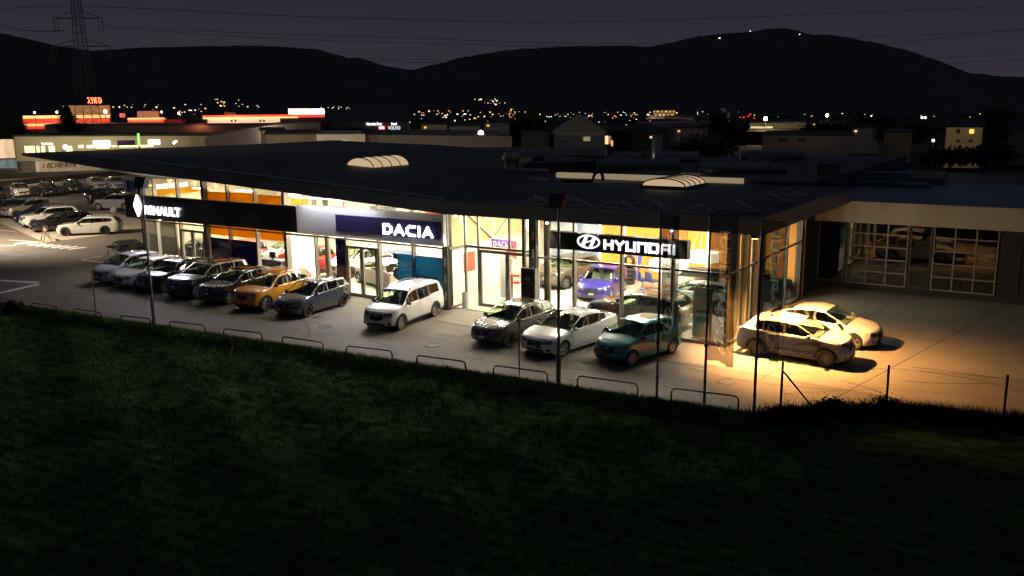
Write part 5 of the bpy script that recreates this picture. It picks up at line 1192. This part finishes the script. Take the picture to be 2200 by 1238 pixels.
# 3 shopping centre
B=farbox('shopping_centre','long building with glowing red facade band behind the fir tree','building',48,236,250,260,40,m_beige)
front(B,49,236,257,267,260,'red_band',redb,.3); front(B,49,236,249,253,260,'light_edge',hot,.4); front(B,51,236,267,268.2,260,'light_edge',hot,.4); front(B,58,96,268.5,277,260,'red_panel',redb,.3)
B2=farbox('storage_block','tall beige block with rooftop sign frame behind the red band','building',134,236,227,275,30,amb,yt2=226)
front(B2,187,217,210,211.5,275,'sign_bar',emis('sign_orange_red',(1.,.10,.02),5),.3)
ftext(B2,'ATRIO',188,219,213,222.5,275,'lettering',emis('sign_orange_red',(1.,.10,.02),5),.3,.03)
B=farbox('shopping_wing','second wing with red band and beige tower','building',274,357,254,262,40,redb)
front(B,274,352,254,256,262,'light_edge',hot,.4)
farbox('beige_tower','beige windowless tower above the second red band','building',294,341,239,290,20,amb)
farbox('orange_box_building','dim red box building right of the second red band','building',352,398,257,255,20,mat('dim_red',(.25,.05,.03),.8))
for k,(x,y) in enumerate(((74,242),(122,241),(347,241),(384,244),(226,240))): point_lamp(x,y,250,.26 if k!=4 else .45,('tall forecourt lamp number',)[0].replace('number','')+['left of the big fir tree','just left of the pointed fir','between the two red bands','right of the beige tower','brightest lamp beside the lattice pylon'][k],em=emis('lamp_gold',(1.,.75,.4),12))
fr=thing('roof_sign','small red rooftop sign between the pylon and the beige tower','sign',AD(263,248,250)); MB().box(-1.1,-.1,-.5,1.1,.1,.5).build('sign_panel',emis('red_dim',(1,.03,.03),.6),fr); MB().tube([(0,0,-7),(0,0,-.5)],.12,6).build('pole',mm,fr)
# 4 red roofed store
B=farbox('furniture_store','cream store front under a red neon roof line','building',435,700,251,235,45,mat('store_dark',(.05,.04,.04),.8),yt2=253)
front(B,435,697,248.3,251.3,235,'neon_line',redn,.5); front(B,436,640,252.3,253.6,235,'light_edge',hot,.5)
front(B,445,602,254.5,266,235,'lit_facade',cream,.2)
for x in (496,504,557,565): front(B,x,x+4,257,262,235,'window',m_dark,.3)
sg=thing('roof_sign','big illuminated rooftop sign, cream and bluish white halves','sign',AD(620,246,240)); b_=AD(697,246,240)-AD(620,246,240); zt=(AD(658,233,240)-AD(658,245,240)).z; b2=b_*.62
m=MB(); 
def slab(p,q,z0,z1,th=.5):
    w=Vector((-(q-p).y,(q-p).x,0)).normalized()*th; mm_=MB(); mm_.hexa([p+Vector((0,0,z0)),q+Vector((0,0,z0)),q+w+Vector((0,0,z0)),p+w+Vector((0,0,z0))],[p+Vector((0,0,z1)),q+Vector((0,0,z1)),q+w+Vector((0,0,z1)),p+w+Vector((0,0,z1))]); return mm_
z_=Vector((0,0,0)); slab(z_,b2,0,zt).build('sign_panel',emis('sign_cream',(1.,.62,.42),4),sg); slab(b2*1.02,b_,0,zt).build('sign_panel',emis('sign_bluewhite',(.75,.85,1.),4),sg)
MB().tube([(0,0,-5),(0,0,0)],.2,6).build('pole',mm,sg)
farbox('roof_hut','small pale rounded plant hut above the neon roof line','hut',482,507,242,236,5,m_beige)
# 5 near pale blocks
B=farbox('beige_block','beige block with flat canopy left of the white wall','building',572,682,289,112,18,m_beige,roofm_=m_roof)
B=farbox('white_block','plain white walled block with a small glowing sign','building',680,784,288,104,20,mat('block_white_lit',(.50,.46,.36),.8)); front(B,717,746,306,311,104,'sign_panel',litw,.15)
B=farbox('long_grey_wall_hall','long low grey brown hall right of the white block','building',784,1100,290,106,30,mat('hall_taupe',(.17,.14,.12),.8,var=.1,vs=.15),yt2=293)
m=MB()
for k in range(5): front(B,997+k*13,1006+k*13,318,330,106,'window',m_dark,.1)
# 6 car brand hall
B=farbox('brand_hall','dark gabled hall carrying several lit brand names','building',700,877,262,165,30,mat('brand_dark',(.07,.06,.065),.8),ridge=2.2,roofm_=m_roof)
ftext(B,'Mercedes-Benz',788,820,263.5,269,165,'lettering',litw,.3,.01); front(B,813,827,271,278,165,'sign_panel',redn,.25); ftext(B,'CARS',815,825,272.5,276.5,165,'lettering',litw,.4,.0); ftext(B,'Ford',841,852,264,269,165,'lettering',litw,.3,.02); ftext(B,'VOLVO',833,860,271.5,278.5,165,'lettering',emis('sign_dimwhite',(.8,.85,1.),1.2),.3,.02)
# 7 rooftops directly behind the showroom
hr=thing('hall_roof','wide dark flat roof behind the showroom with vaults and domes','building',(0,0,0))
MB().box(-24.0,46.6,0,-11.7,74,5.50).build('roof_deck',roofm,hr); MB().box(-58,62.6,0,-24.1,69,5.45).build('roof_deck',roofm,hr)
vm=mat('vault_grey',(.075,.08,.088),.45,var=.15,vs=.4); dm=mat('dome_grey',(.20,.20,.20),.4)
def vault_at(px0,px1,py,z,ly,hh,n,m_,lb=None):
    a=G(px0,py,z);b=G(px1,py,z); c_=(a+b)/2; L=(b-a).length; barrel((c_.x,c_.y,z),L,ly,hh,n,'roof_vault',m_,math.atan2(b.y-a.y,b.x-a.x),hr)
vault_at(975,1300,336,5.5,3.6,.55,12,vm); vault_at(1320,1500,346,5.5,3.6,.5,7,vm); vault_at(1290,1460,362,5.5,3.,.4,5,vm); vault_at(1500,1680,370,5.5,3.,.35,5,vm); vault_at(1590,1720,342,5.5,3.4,.45,4,vm)
for px,py,r,m_ in ((922,340,.9,dm),(950,345,.9,dm),(940,328,.8,dm),(1024,337,1.0,emis('dome_lit',(1.,.9,.75),.9)),(1060,345,.9,dm)):
    p=G(px,py,5.6); MB().lathe([(r*math.cos(k*.26),r*.42*math.sin(k*.26)) for k in range(7)],18,'z',(p.x,p.y,5.5)).build('roof_dome',m_,hr,True)
for px,py in ((1090,362),(1107,362)):
    p=G(px,py,5.6); MB().lathe([(.2,0),(.2,.5),(.33,.55),(.33,.85),(.2,1.05),(0,1.12)],14,'z',(p.x,p.y,5.55)).build('roof_vent',mat('vent_pale',(.35,.33,.28),.5,.3),hr,True)
for px,py,w,h_ in ((1135,352,1.6,1.1),(1160,362,1.5,.9),(1210,362,1.8,1.0),(1255,358,1.2,.9),(1375,345,.8,1.2),(1640,350,1.8,.8),(1780,372,1.0,1.2)):
    p=G(px,py,5.6); MB().box(p.x-w/2,p.y-w/2,5.4,p.x+w/2,p.y+w/2,5.55+h_*.5).build('roof_unit',mat('unit_dark',(.07,.07,.07),.6,.3),hr)
p=AD(1411,340,62); MB().tube([(p.x,p.y,4.5),(p.x,p.y,AD(1411,290,62).z)],.35,14).build('chimney',mat('flue_steel',(.3,.3,.3),.35,.7),hr,True)
MB().box(-11.6,60.3,0,14,80,3.9).build('roof_deck',roofm,hr)
# 8 houses
B=farbox('gabled_house','pale gabled building with lit windows behind the vaulted roofs','house',1190,1300,285,120,30,mat('gable_grey',(.20,.19,.18),.8),ridge=-2.4,roofm_=mat('gable_roof',(.10,.10,.10),.8)); front(B,1253,1268,294,303,120,'window',emis('window_dim',(.9,.7,.3),.25)); front(B,1204,1209,303,307,120,'window',m_dark); front(B,1213,1218,303,307,120,'window',m_dark)
B=farbox('dark_long_hall','dark long hall joined to the gabled building','building',1300,1440,284,125,30,m_dark,roofm_=m_roof); front(B,1300,1307,292,310,125,'window',win); front(B,1308,1313,293,309,125,'window',emis('window_dim',(.9,.7,.3),.25)); front(B,1313,1317,302,314,125,'window',win2); front(B,1396,1404,293,297,125,'window',win)
B=farbox('small_dark_house','small dark house with amber windows left of the gabled building','house',1190,1222,277,150,12,m_dark,ridge=1.5,roofm_=m_roof); front(B,1192,1197,280,284,150,'window',win2); front(B,1200,1209,280,286,150,'window',win2)
B=farbox('pale_low_house','low pale house with two dark windows on the right','house',1638,1830,292,130,20,mat('house_mauve',(.16,.13,.125),.8),yt2=293,roofm_=m_roof); front(B,1672,1693,297,304,130,'window',m_dark); front(B,1714,1732,297,304,130,'window',m_dark); 
B=farbox('right_house','cream house with one amber window at the far right','house',2034,2112,274,150,12,mat('house_cream_lit',(.4,.33,.22),.8),ridge=1.2,roofm_=m_roof); front(B,2055,2063,278,287,150,'window',m_dark); front(B,2083,2092,278,287,150,'window',emis('window_gold',(1.,.55,.08),1.3)); front(B,2054,2062,300,306,150,'window',m_dark); front(B,2081,2089,300,306,150,'window',m_dark)
B=farbox('edge_house','dim house cut by the right picture edge','house',2168,2230,280,160,12,mat('house_dim',(.12,.11,.11),.8),ridge=1.4,roofm_=m_roof)
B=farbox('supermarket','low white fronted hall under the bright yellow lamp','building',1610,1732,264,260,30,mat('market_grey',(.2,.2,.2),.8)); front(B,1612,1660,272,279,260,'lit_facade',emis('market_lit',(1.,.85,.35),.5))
farbox('pale_flat_hall','pale flat hall beside the silos','building',1365,1500,264,230,30,mat('pale_dim',(.3,.3,.3),.8))
B=farbox('apartment_tower','seven storey apartment block dotted with lit windows','building',1403,1451,237,520,20,mat('tower_beige',(.3,.25,.18),.8))
for k in range(16):
    x=1405+(k*13)%44; y=239+(k*7)%14; front(B,x,x+2,y,y+2,520,'window',win2,.3)
t=thing('silo_pair','two pale concrete silos on the horizon','silo',AD(1555,262,420).to_2d().to_3d()); 
for px,yt in ((1554,232),(1563,240)):
    q=AD(px,yt,420)-t.location; MB().tube([(q.x,q.y,0),(q.x,q.y,q.z)],1.3,12).build('silo',mat('silo_pale',(.3,.3,.3),.8),t,True)
t=thing('church_tower','floodlit amber church tower with a pointed spire','church',AD(1101,245,600).to_2d().to_3d())
zb_=AD(1101,252,600).z; z1=AD(1101,234,600).z; z2=AD(1101,220,600).z
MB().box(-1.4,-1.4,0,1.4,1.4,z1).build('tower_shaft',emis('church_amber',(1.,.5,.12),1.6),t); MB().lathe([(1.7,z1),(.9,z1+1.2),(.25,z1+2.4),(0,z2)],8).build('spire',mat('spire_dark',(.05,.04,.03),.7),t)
lampg=emis('lamp_yellow',(1.,.68,.25),60)
point_lamp(1645,255,250,.5,'brightest yellow street lamp on the right horizon',em=lampg); point_lamp(1777,248,320,.48,'second yellow street lamp further right',em=lampg)
lw_=emis('lamp_soft',(1.,.8,.5),8)
for k,(x,y,lb) in enumerate(((1873,249,'small orange lamp far right of the yellow street lamps'),(1981,253,'left one of a faint pair of far lamps'),(1988,253,'right one of a faint pair of far lamps'),(1897,283,'single white lamp in the dark trees'),(2005,302,'amber lamp just left of the cream house'),(1548,273,'small lamp at the foot of the silos'))): point_lamp(x,y,330 if k!=4 else 148,.35 if k!=4 else .2,lb,em=lw_)
point_lamp(1033,286,112,.35,'round white lamp above the long grey hall',em=emis('lamp_white',(1,1,1),6))
# lorry and cars glimpsed between the halls
t=thing('lorry','pale lorry standing in light beyond the grey hall','lorry',AD(1130,312,135).to_2d().to_3d(),-.55); lm_=mat('lorry_white',(.5,.48,.4),.5)
MB().box(-2.5,-1.2,1.0,3.5,1.2,3.2).build('cargo_box',lm_,t); MB().hexa([(3.7,-1.2,.6),(5.4,-1.2,.6),(5.4,1.2,.6),(3.7,1.2,.6)],[(3.7,-1.1,3.0),(5.0,-1.1,3.0),(5.0,1.1,3.0),(3.7,1.1,3.0)]).build('cab',lm_,t)
for x in (-1.6,-.4,4.5):
    for y in (-1.05,1.05): MB().lathe([(0,-.12),(.45,-.12),(.5,0),(.45,.12),(0,.12)],14,'y',(x,y,.5)).build('wheel',mat('tyre_rubber',(.022,.022,.022)),t,True)
# containers
def container(name,label,xl,xr,yt,yb,d,m_,z0=None):
    a=AD(xl,yb,d);b=AD(xr,yb,d); zt=AD((xl+xr)/2,yt,d).z; zb=AD((xl+xr)/2,yb,d).z; u=Vector((b.x-a.x,b.y-a.y,0)); L=u.length;u.normalize(); n=Vector((-u.y,u.x,0)); 
    if n.dot(Vector((a.x,a.y,0)))<0:n=-n
    t=thing(name,label,'container',(a.x,a.y,zb)); h=zt-zb; k=int(L/.28); m=MB(); P=[]
    for i in range(k+1):
        s=L*i/k; off=.0 if (i//2)%2 else .07; P.append(u*s+n*off)
    for p,q in zip(P,P[1:]): m.add([p+Vector((0,0,.1)),q+Vector((0,0,.1)),q+Vector((0,0,h-.1)),p+Vector((0,0,h-.1))],[(0,1,2,3)])
    m.hexa([n*.1,u*L+n*.1,u*L+n*2.4,n*2.4],[n*.1+Vector((0,0,h)),u*L+n*.1+Vector((0,0,h)),u*L+n*2.4+Vector((0,0,h)),n*2.4+Vector((0,0,h))]); m.build('container_shell',m_,t)
    f=MB()
    for z in (0,h-.12): f.hexa([-n*.03+Vector((0,0,z)),u*L-n*.03+Vector((0,0,z)),u*L+n*.1+Vector((0,0,z)),n*.1+Vector((0,0,z))],[-n*.03+Vector((0,0,z+.12)),u*L-n*.03+Vector((0,0,z+.12)),u*L+n*.1+Vector((0,0,z+.12)),n*.1+Vector((0,0,z+.12))])
    f.build('container_frame',m_,t); return t,u,n,L,h
cw_=mat('container_white',(.50,.44,.36),.6,var=.12,vs=.5); cbm=mat('container_blue',(.06,.13,.20),.6,var=.2,vs=.6)
container('container','white corrugated container, upper one at the left edge',-120,34,301,342,150,cw_); container('container','blue corrugated container under the white one',-120,38,344,363,150,cbm)
t,u,n,L,h=container('container','white container with SCHENKER lettering behind the roof tip',38,330,344,366,154,cw_)
m=MB(); q=AD(104,361,153.7)-t.location; q2=AD(163,351,153.7)-t.location; Ls=q.dot(u); text_on(m,'SCHENKER',u*Ls-n*.06+Vector((0,0,q.z)),u,Vector((0,0,1)),(q2-q).dot(u)*1.0,.75,.01,.0); m.build('lettering',mat('print_charcoal',(.03,.03,.035),.6),t)
m=MB(); q=AD(92,361,153.7)-t.location; s=q.dot(u); 
for k in range(2): m.bar(u*(s+k*.5)-n*.06+Vector((0,0,q.z)),u*(s+.35+k*.5)-n*.06+Vector((0,0,q.z+.7)),.1)
m.build('logo_strokes',mat('print_charcoal',(.03,.03,.035),.6),t)
# earth bank / wall behind the far row of cars
a=G(-60,408);b=G(330,372); A=AD(-60,366,136);
d=(b-a).normalized(); n=Vector((-d.y,d.x,0)); 
if n.dot(a)<0:n=-n
wm_=mat('bank_brown',(.10,.075,.05),.9,var=.4,vs=.6); m=MB(); m.hexa([a+n*1,b+n*1,b+n*1.4,a+n*1.4],[a+n*1+Vector((0,0,.75)),b+n*1+Vector((0,0,.75)),b+n*1.4+Vector((0,0,.75)),a+n*1.4+Vector((0,0,.75))]); sheet([(a+n*1.4)[:2],(b+n*1.4)[:2],(b+n*40)[:2],(a+n*40)[:2]],.02,'scrub_ground',wm_); tag(m.build('boundary_wall',wm_),'low brown boundary wall behind the far row of cars','wall')
# lattice pylon
t=thing('lattice_pylon','tall steel lattice power pylon on the left','pylon',AD(197,330,215).to_2d().to_3d(),.55)
pm2=mat('pylon_steel',(.07,.065,.06),.6,.4)
def pyl_w(z): return lerp_pts([(0,5.6),(9,4.3),(20,2.6),(38,1.2)],z)/2*.86
m=MB(); hs=[0,3,6,9,11.5,14,16.3,18.5,20.6,22.6,24.5,26.3,28,29.6,31.1,32.5,34,36]
for sx in (-1,1):
    for sy in (-1,1): MB().add([],[]) ; m.tube([(sx*pyl_w(z),sy*pyl_w(z),z) for z in hs],.08,5)
m.build('legs',pm2,t)
m=MB()
for z0,z1 in zip(hs,hs[1:]):
    a_,b_=pyl_w(z0),pyl_w(z1)
    for q in range(4):
        c0=[(-1,-1),(1,-1),(1,1),(-1,1)][q]; c1=[(1,-1),(1,1),(-1,1),(-1,-1)][q]
        m.tube([(c0[0]*a_,c0[1]*a_,z0),(c1[0]*b_,c1[1]*b_,z1)],.036,4,cap=False); m.tube([(c1[0]*a_,c1[1]*a_,z0),(c0[0]*b_,c0[1]*b_,z1)],.036,4,cap=False); m.tube([(c0[0]*b_,c0[1]*b_,z1),(c1[0]*b_,c1[1]*b_,z1)],.036,4,cap=False)
m.build('lattice_bracing',pm2,t)
arms=[]
for px,py,w in ((180,40,5.2),(186,100,6.3)):
    z=AD(px,py,215).z
    m=MB()
    for sx in (-1,1):
        for sy in (-1,1):
            m.tube([(sx*pyl_w(z),sy*pyl_w(z),z),(sx*w,0,z)],.08,5); 
        m.tube([(sx*pyl_w(z),0,z+1.5),(sx*w,0,z)],.08,5)
    m.build('crossarm',pm2,t)
    for sx in (-1,1):
        i_=MB(); i_.tube([(sx*w,-.0,z),(sx*w,0,z-2.6)],.10,5); i_.tube([(sx*(w-.9),0,z-.1),(sx*(w-.9),0,z-2.6)],.06,5); i_.tube([(sx*w,0,z-2.6),(sx*(w-.9),0,z-2.6)],.06,5); i_.build('insulator_string',pm2,t); arms.append((sx*w,z-2.6))
wr=mat('wire_dark',(.015,.015,.02),.6)
for k,(pts,lb) in enumerate((([(225,55,215),(700,76,260),(1500,92,420),(2300,60,700)],'power line cable running level across the middle of the sky'),([(-40,28,300),(172,14,215),(800,40,260),(1400,44,400),(2300,8,650)],'highest power line cable near the top of the picture'),([(225,60,215),(900,93,270),(1800,101,450),(2300,50,700)],'power line cable sagging towards the right ridge'),([(236,108,215),(900,128,280),(1700,140,450),(2300,108,700)],'power line cable just above the left ridge'),([(236,112,215),(900,134,280),(1750,146,460),(2300,124,700)],'lowest power line cable, dipping before the hills'),([(-40,40,250),(137,66,215)],'short power line cable left of the pylon'))):
    P3=[AD(*p) for p in pts]; out=[]
    if len(P3)==2: out=[P3[0].lerp(P3[1],q/6)-Vector((0,0,1.2*math.sin(q/6*math.pi))) for q in range(7)]
    else:
        for i in range(len(P3)-1):
            p0=P3[max(i-1,0)];p1=P3[i];p2=P3[i+1];p3=P3[min(i+2,len(P3)-1)]
            for q in range(8):
                s=q/8; out.append(.5*((2*p1)+(-p0+p2)*s+(2*p0-5*p1+4*p2-p3)*s*s+(-p0+3*p1-3*p2+p3)*s**3))
        out.append(P3[-1])
    tag(MB().tube(out,.035,5,r2=.10).build('power_cable',wr,None,True),lb,'cable')
# trees
tl=mat('tree_needles',(.012,.018,.010),.9,col2=(.03,.04,.02),vs=.6); bark=mat('bark',(.03,.022,.015),.9)
def fir(px,yt,yb,d,wpx,lb,n=2600):
    b=AD(px,yb,d); tz=AD(px,yt,d).z; t=thing('fir_tree',lb,'tree',(b.x,b.y,0)); w=wpx/F*d/2
    MB().tube([(0,0,0),(0,0,tz*.98)],.25,7,r2=.03).build('trunk',bark,t)
    m=MB()
    for k in range(n):
        z=random.random()**.8*tz*.94+tz*.06; rr=w*(1-(z/tz))**.85*(.35+.75*random.random())*(1+.22*math.sin(z*3.1+px)); a=random.uniform(0,6.283); s=.42*(.6+.6*random.random())*max(.5,w/4)
        c=Vector((math.cos(a)*rr,math.sin(a)*rr,z)); o=Vector((math.cos(a),math.sin(a),-.35)).normalized()*s; q=Vector((-math.sin(a),math.cos(a),0))*s*.38
        m.add([c-o*.5,c+q,c+o,c-q],[(0,1,2,3)])
    m.build('crown',tl,t,fix=False)
def leafy(px,yt,yb,d,wpx,lb,n=1500,m_=None,flat=1.):
    b=AD(px,yb,d); tz=AD(px,yt,d).z; t=thing('broadleaf_tree',lb,'tree',(b.x,b.y,0)); w=wpx/F*d/2; h=tz
    tr=MB(); tr.tube([(0,0,0),(.1,0,h*.45)],.28,7,r2=.14); cl=[(random.uniform(-.75,.75)*w,random.uniform(-.6,.6)*w,h*random.uniform(.42,.86)) for _ in range(14)]
    for q in cl[:9]: tr.tube([(.1,0,h*.4),(q[0]*.6,q[1]*.6,(q[2]+h*.4)/2),q],.09,5,r2=.02)
    tr.build('trunk',bark,t); m=MB()
    for _ in range(n):
        q=random.choice(cl); p=Vector(q)+Vector((random.gauss(0,.22)*w,random.gauss(0,.22)*w,random.gauss(0,.09)*h)); p.z=min(p.z,tz)
        a=Vector((random.gauss(0,1),random.gauss(0,1),random.gauss(0,1))).normalized()*.34; c=a.cross(Vector((random.gauss(0,1),random.gauss(0,1),random.gauss(0,1)))).normalized()*.2
        m.add([p-a,p+c,p+a,p-c],[(0,1,2,3)])
    m.build('crown',m_ or tl,t,fix=False)
fir(22,226,300,214,125,'broad dark fir at the left edge of the picture',6500); fir(150,226,300,214,92,'pointed dark fir in front of the red facade band',5200)
fir(1440+0,0,0,0,0,'') if False else None
for k,(px,yt,d,w,lb) in enumerate(((1125,226,170,62,'big dark tree beside the floodlit church tower'),(1160,240,165,44,'dark tree right of the big one near the church'),(1540,236,240,34,'dark tree left of the silos'),(1575,250,150,50,'tall dark conifer shape in front of the silos'),(1520,290,120,90,'wide dark shrubs behind the vaults'),(1860,240,260,90,'wide dark tree on the right horizon'),(1935,266,190,90,'dark tree mass left of the cream house'),(2140,225,220,90,'tall dark tree right of the cream house'),(2190,250,180,70,'dark tree at the right picture edge'),(2045,304,138,95,'dark hedge-like tree hiding the foot of the cream house'),(2120,306,140,90,'round dark bush tree right of the cream house foot'),(1480,300,105,80,'wide dark tree beside the steel chimney'),(420,246,230,44,'reddish lit bare tree left of the neon roof'),(1780,262,200,110,'low dark tree row behind the pale low house'))): leafy(px,yt,300,d,w,lb,1300)
for a_ in ((70,311,183,700),(160,311,183,800),(260,311,183,700),(360,311,183,350),(480,303,182,160)): lit(a_[0],a_[1],a_[2],a_[3],(1.,.82,.48))
lit(730,300,95,620,(1.,.84,.6)); lit(620,300,103,330,(1.,.8,.55)); lit(860,300,96,240,(1.,.8,.65)); lit(960,303,96,200,(1.,.8,.65)); lit(1050,303,97,120,(1.,.8,.65)); lit(580,285,158,400,(1.,.8,.65))
lit(2060,292,142,330,(1.,.72,.40)); lit(1700,300,120,200,(1.,.8,.7)); lit(1235,298,110,110,(1.,.9,.8)); lit(1645,260,246,2500,(1.,.72,.35)); lit(1425,250,500,7000,(1.,.7,.4))
lit(205,240,262,2600,(1.,.6,.3)); lit(160,240,262,2600,(1.,.6,.3)); lit(318,247,278,2600,(1.,.65,.35)); lit(1160,300,128,700,(1.,.8,.5)); lit(500,248,228,700,(1.,.3,.2)); lit(375,252,250,500,(1.,.15,.08)); lit(430,262,222,500,(1.,.25,.12)); lit(1555,268,410,1500,(1.,.9,.8))
pal=[mat('town_wall_pale',(.30,.28,.25),.8,var=.1,vs=.1),mat('town_wall_mid',(.16,.15,.14),.8,var=.1,vs=.1),mat('town_wall_white',(.45,.43,.40),.8,var=.08,vs=.1)]
tb=[(905,960,268,150,'long low pale shed behind the grey hall'),(965,1030,272,145,'low shed with flat roof left of the round white lamp'),(1040,1095,264,210,'pale hall half hidden by the dark trees'),(1215,1265,262,260,'white block beyond the gabled building'),(1290,1345,268,210,'low grey hall beyond the long dark hall'),(1350,1400,272,190,'pale shed with a single lit window'),(1450,1520,276,175,'wide pale shed left of the dark conifer'),(1500,1540,258,330,'distant white block before the silos'),(1740,1800,262,280,'pale flat block right of the yellow lamp hall'),(1830,1890,276,190,'dim grey house right of the pale low house'),(1900,1960,285,160,'low dim house left of the cream house'),(820,880,258,230,'pale gable end behind the brand names'),(560,610,280,140,'small beige annexe by the curved roof hall'),(1120,1180,282,160,'dark shed by the standing lorry')]
for k,(xl,xr,yt,d,lb) in enumerate(tb):
    B_=farbox('town_building',lb,'building',xl,xr,yt,d,14,pal[k%3],roofm_=m_roof)
    if k%3!=1: front(B_,xl+6,xl+11,yt+4,yt+8,d,'window',win if k%2 else win2)
    if k in (5,8): front(B_,xr-12,xr-8,yt+4,yt+8,d,'window',win)
    lit((xl+xr)/2,yt+10,d-9,[60,30,45][k%3]*(d/150.)**1.0,(1.,.82,.62))
# ------------------------------------------------------------------ distant town lights
tc=MB(); te=MB(); tg=MB()
rr=random.Random(3)
def dot(mb,px,py,d,s): 
    p=AD(px,py,d); mb.box(p.x-s,p.y-s,p.z-s*.8,p.x+s,p.y+s,p.z+s*.8)
seg=[(700,1500,241,252,60,620),(1180,1420,246,262,30,420),(900,1100,238,256,28,600),(640,1400,256,272,40,230),(1050,1650,240,247,22,800),(240,560,224,240,26,700),(1500,2200,244,256,24,500),(300,420,236,250,14,400),(1020,1090,213,230,16,900),(455,520,213,228,12,900),(690,760,230,243,16,700)]
for x0_,x1_,y0_,y1_,n,d in seg:
    for _ in range(n):
        x=rr.uniform(x0_,x1_); y=y0_+(y1_-y0_)*rr.random()**1.3; dd=d*rr.uniform(.8,1.3); dot([tc,te,tg][rr.choice([0,0,0,1,1,2])],x,y,dd,dd*rr.uniform(.0002,.0008)*rr.uniform(.5,1.1))
struct(tc.build('town_lights',emis('town_warm',(1.,.62,.25),2.2)),'stuff','warm lights of the distant town'); struct(te.build('town_lights',emis('town_white',(1.,.9,.75),2.2)),'stuff','white lights of the distant town'); struct(tg.build('town_lights',emis('town_orange',(1.,.30,.06),2.2)),'stuff','orange lights of the distant town')
rw=MB()
for x,y in ((1590,253),(1598,252),(1608,250),(1612,246),(1620,254),(1602,256)): dot(rw,x,y,500,.35)
struct(rw.build('red_lights',emis('town_red',(1.,.02,.02),1.8)),'stuff','cluster of red lights on the right horizon')
db=MB()
for _ in range(150):
    x=rr.uniform(650,2250); d=rr.uniform(250,600); p=AD(x,262,d); w=rr.uniform(4,11); h_=rr.uniform(2,4.2); db.box(p.x-w,p.y-w*.7,0,p.x+w,p.y+w*.7,h_); db.prism([(p.y-w*.75,h_),(p.y+w*.75,h_),(p.y,h_+rr.uniform(.6,1.4))],'x',p.x-w*1.05,p.x+w*1.05)
struct(db.build('distant_houses',m_dark),'stuff','dark roofs of the distant town')
# ------------------------------------------------------------------ mountains
from mathutils import noise
def ridge(name,pts,d,base,m_,jag,depth):
    xs_=np.linspace(pts[0][0],pts[-1][0],1500); vs=[];fs=[];K=9
    for i,x in enumerate(xs_):
        y=lerp_pts(pts,x)+jag*(noise.noise(Vector((x*.03,0,d)))*2.0+noise.noise(Vector((x*.12,3,d)))*1.1+noise.noise(Vector((x*.5,7,d)))*.9+noise.noise(Vector((x*1.3,9,d)))*.9)
        top=AD(x,y,d); 
        for k in range(K):
            q=k/(K-1); dd=d-depth*(1-q); p=AD(x,y,dd); z=(-2 if k==0 else top.z*(q**1.15)*(1+.10*noise.noise(Vector((x*.012,q*5,d*.01)))*(1-q)*2)); vs.append((p.x,p.y,z))
    for i in range(len(xs_)-1):
        for k in range(K-1): a=i*K+k; fs.append((a,a+K,a+K+1,a+1))
    o=MB().add(vs,fs).build(name,m_,None,True,fix=False); return struct(o)
hillm=mat('forest_hill',(.022,.027,.022),.95,col2=(.045,.05,.04),vs=.004,det=8)
ridge('hills',[(-300,40),(-60,60),(0,71),(60,84),(130,100),(200,109),(270,104),(320,102),(420,100),(520,98),(600,100),(680,106),(740,122),(800,146),(860,170),(900,200),(1000,230)],3600,0,hillm,1.0,2400)
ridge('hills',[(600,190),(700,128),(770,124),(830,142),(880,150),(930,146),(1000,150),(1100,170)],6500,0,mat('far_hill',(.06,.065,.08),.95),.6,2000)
ridge('hills',[(740,235),(800,190),(860,158),(920,142),(1000,122),(1060,112),(1130,104),(1220,100),(1330,98),(1400,100),(1440,92),(1500,78),(1560,72),(1610,69),(1650,62),(1690,60),(1730,72),(1790,76),(1830,82),(1880,92),(1930,103),(1980,118),(2030,136),(2080,156),(2140,163),(2200,166),(2500,180)],5200,0,hillm,1.0,3600)
ml=MB()
for x,y in ((1545,82),(1547,82),(1612,67),(1630,86),(1632,85),(1718,74)): dot(ml,x,y,4700,2.2)
struct(ml.build('mountain_lights',emis('town_white',(1.,.9,.75),2.2)),'stuff','tiny lights near the mountain top')
# ------------------------------------------------------------------ sky
w=bpy.data.worlds.new('World'); sc.world=w; w.use_nodes=True; nt=w.node_tree;N=nt.nodes;L=nt.links; bg=N['Background']
tcn=N.new('ShaderNodeTexCoord'); sp_=N.new('ShaderNodeSeparateXYZ'); L.new(tcn.outputs['Generated'],sp_.inputs[0])
r=N.new('ShaderNodeValToRGB'); e=r.color_ramp.elements; e[0].position=0; e[0].color=(.037,.032,.049,1); e[1].position=.14; e[1].color=(.0125,.0150,.029,1); x_=e.new(.05); x_.color=(.026,.024,.040,1); x_=e.new(.5); x_.color=(.022,.028,.040,1)
L.new(sp_.outputs['Z'],r.inputs['Fac'])
nz=N.new('ShaderNodeTexNoise'); nz.inputs['Scale'].default_value=3.; L.new(tcn.outputs['Generated'],nz.inputs['Vector'])
sky=N.new('ShaderNodeTexSky'); sky.sky_type='NISHITA'; sky.sun_disc=False; sky.sun_elevation=math.radians(-2); sky.sun_rotation=math.radians(300); 
mx=N.new('ShaderNodeMixRGB'); mx.blend_type='ADD'; mx.inputs[0].default_value=.01; L.new(r.outputs['Color'],mx.inputs[1]); L.new(sky.outputs['Color'],mx.inputs[2])
L.new(mx.outputs[0],bg.inputs['Color']); bg.inputs['Strength'].default_value=1.0
setup_camera()
vs_=sc.view_settings; vs_.view_transform='Standard'; vs_.look='None'; vs_.exposure=0; vs_.gamma=1
sc.cycles.max_bounces=8; sc.cycles.transparent_max_bounces=24; sc.cycles.use_denoising=True; sc.cycles.sample_clamp_indirect=4; sc.cycles.caustics_reflective=False; sc.cycles.caustics_refractive=False
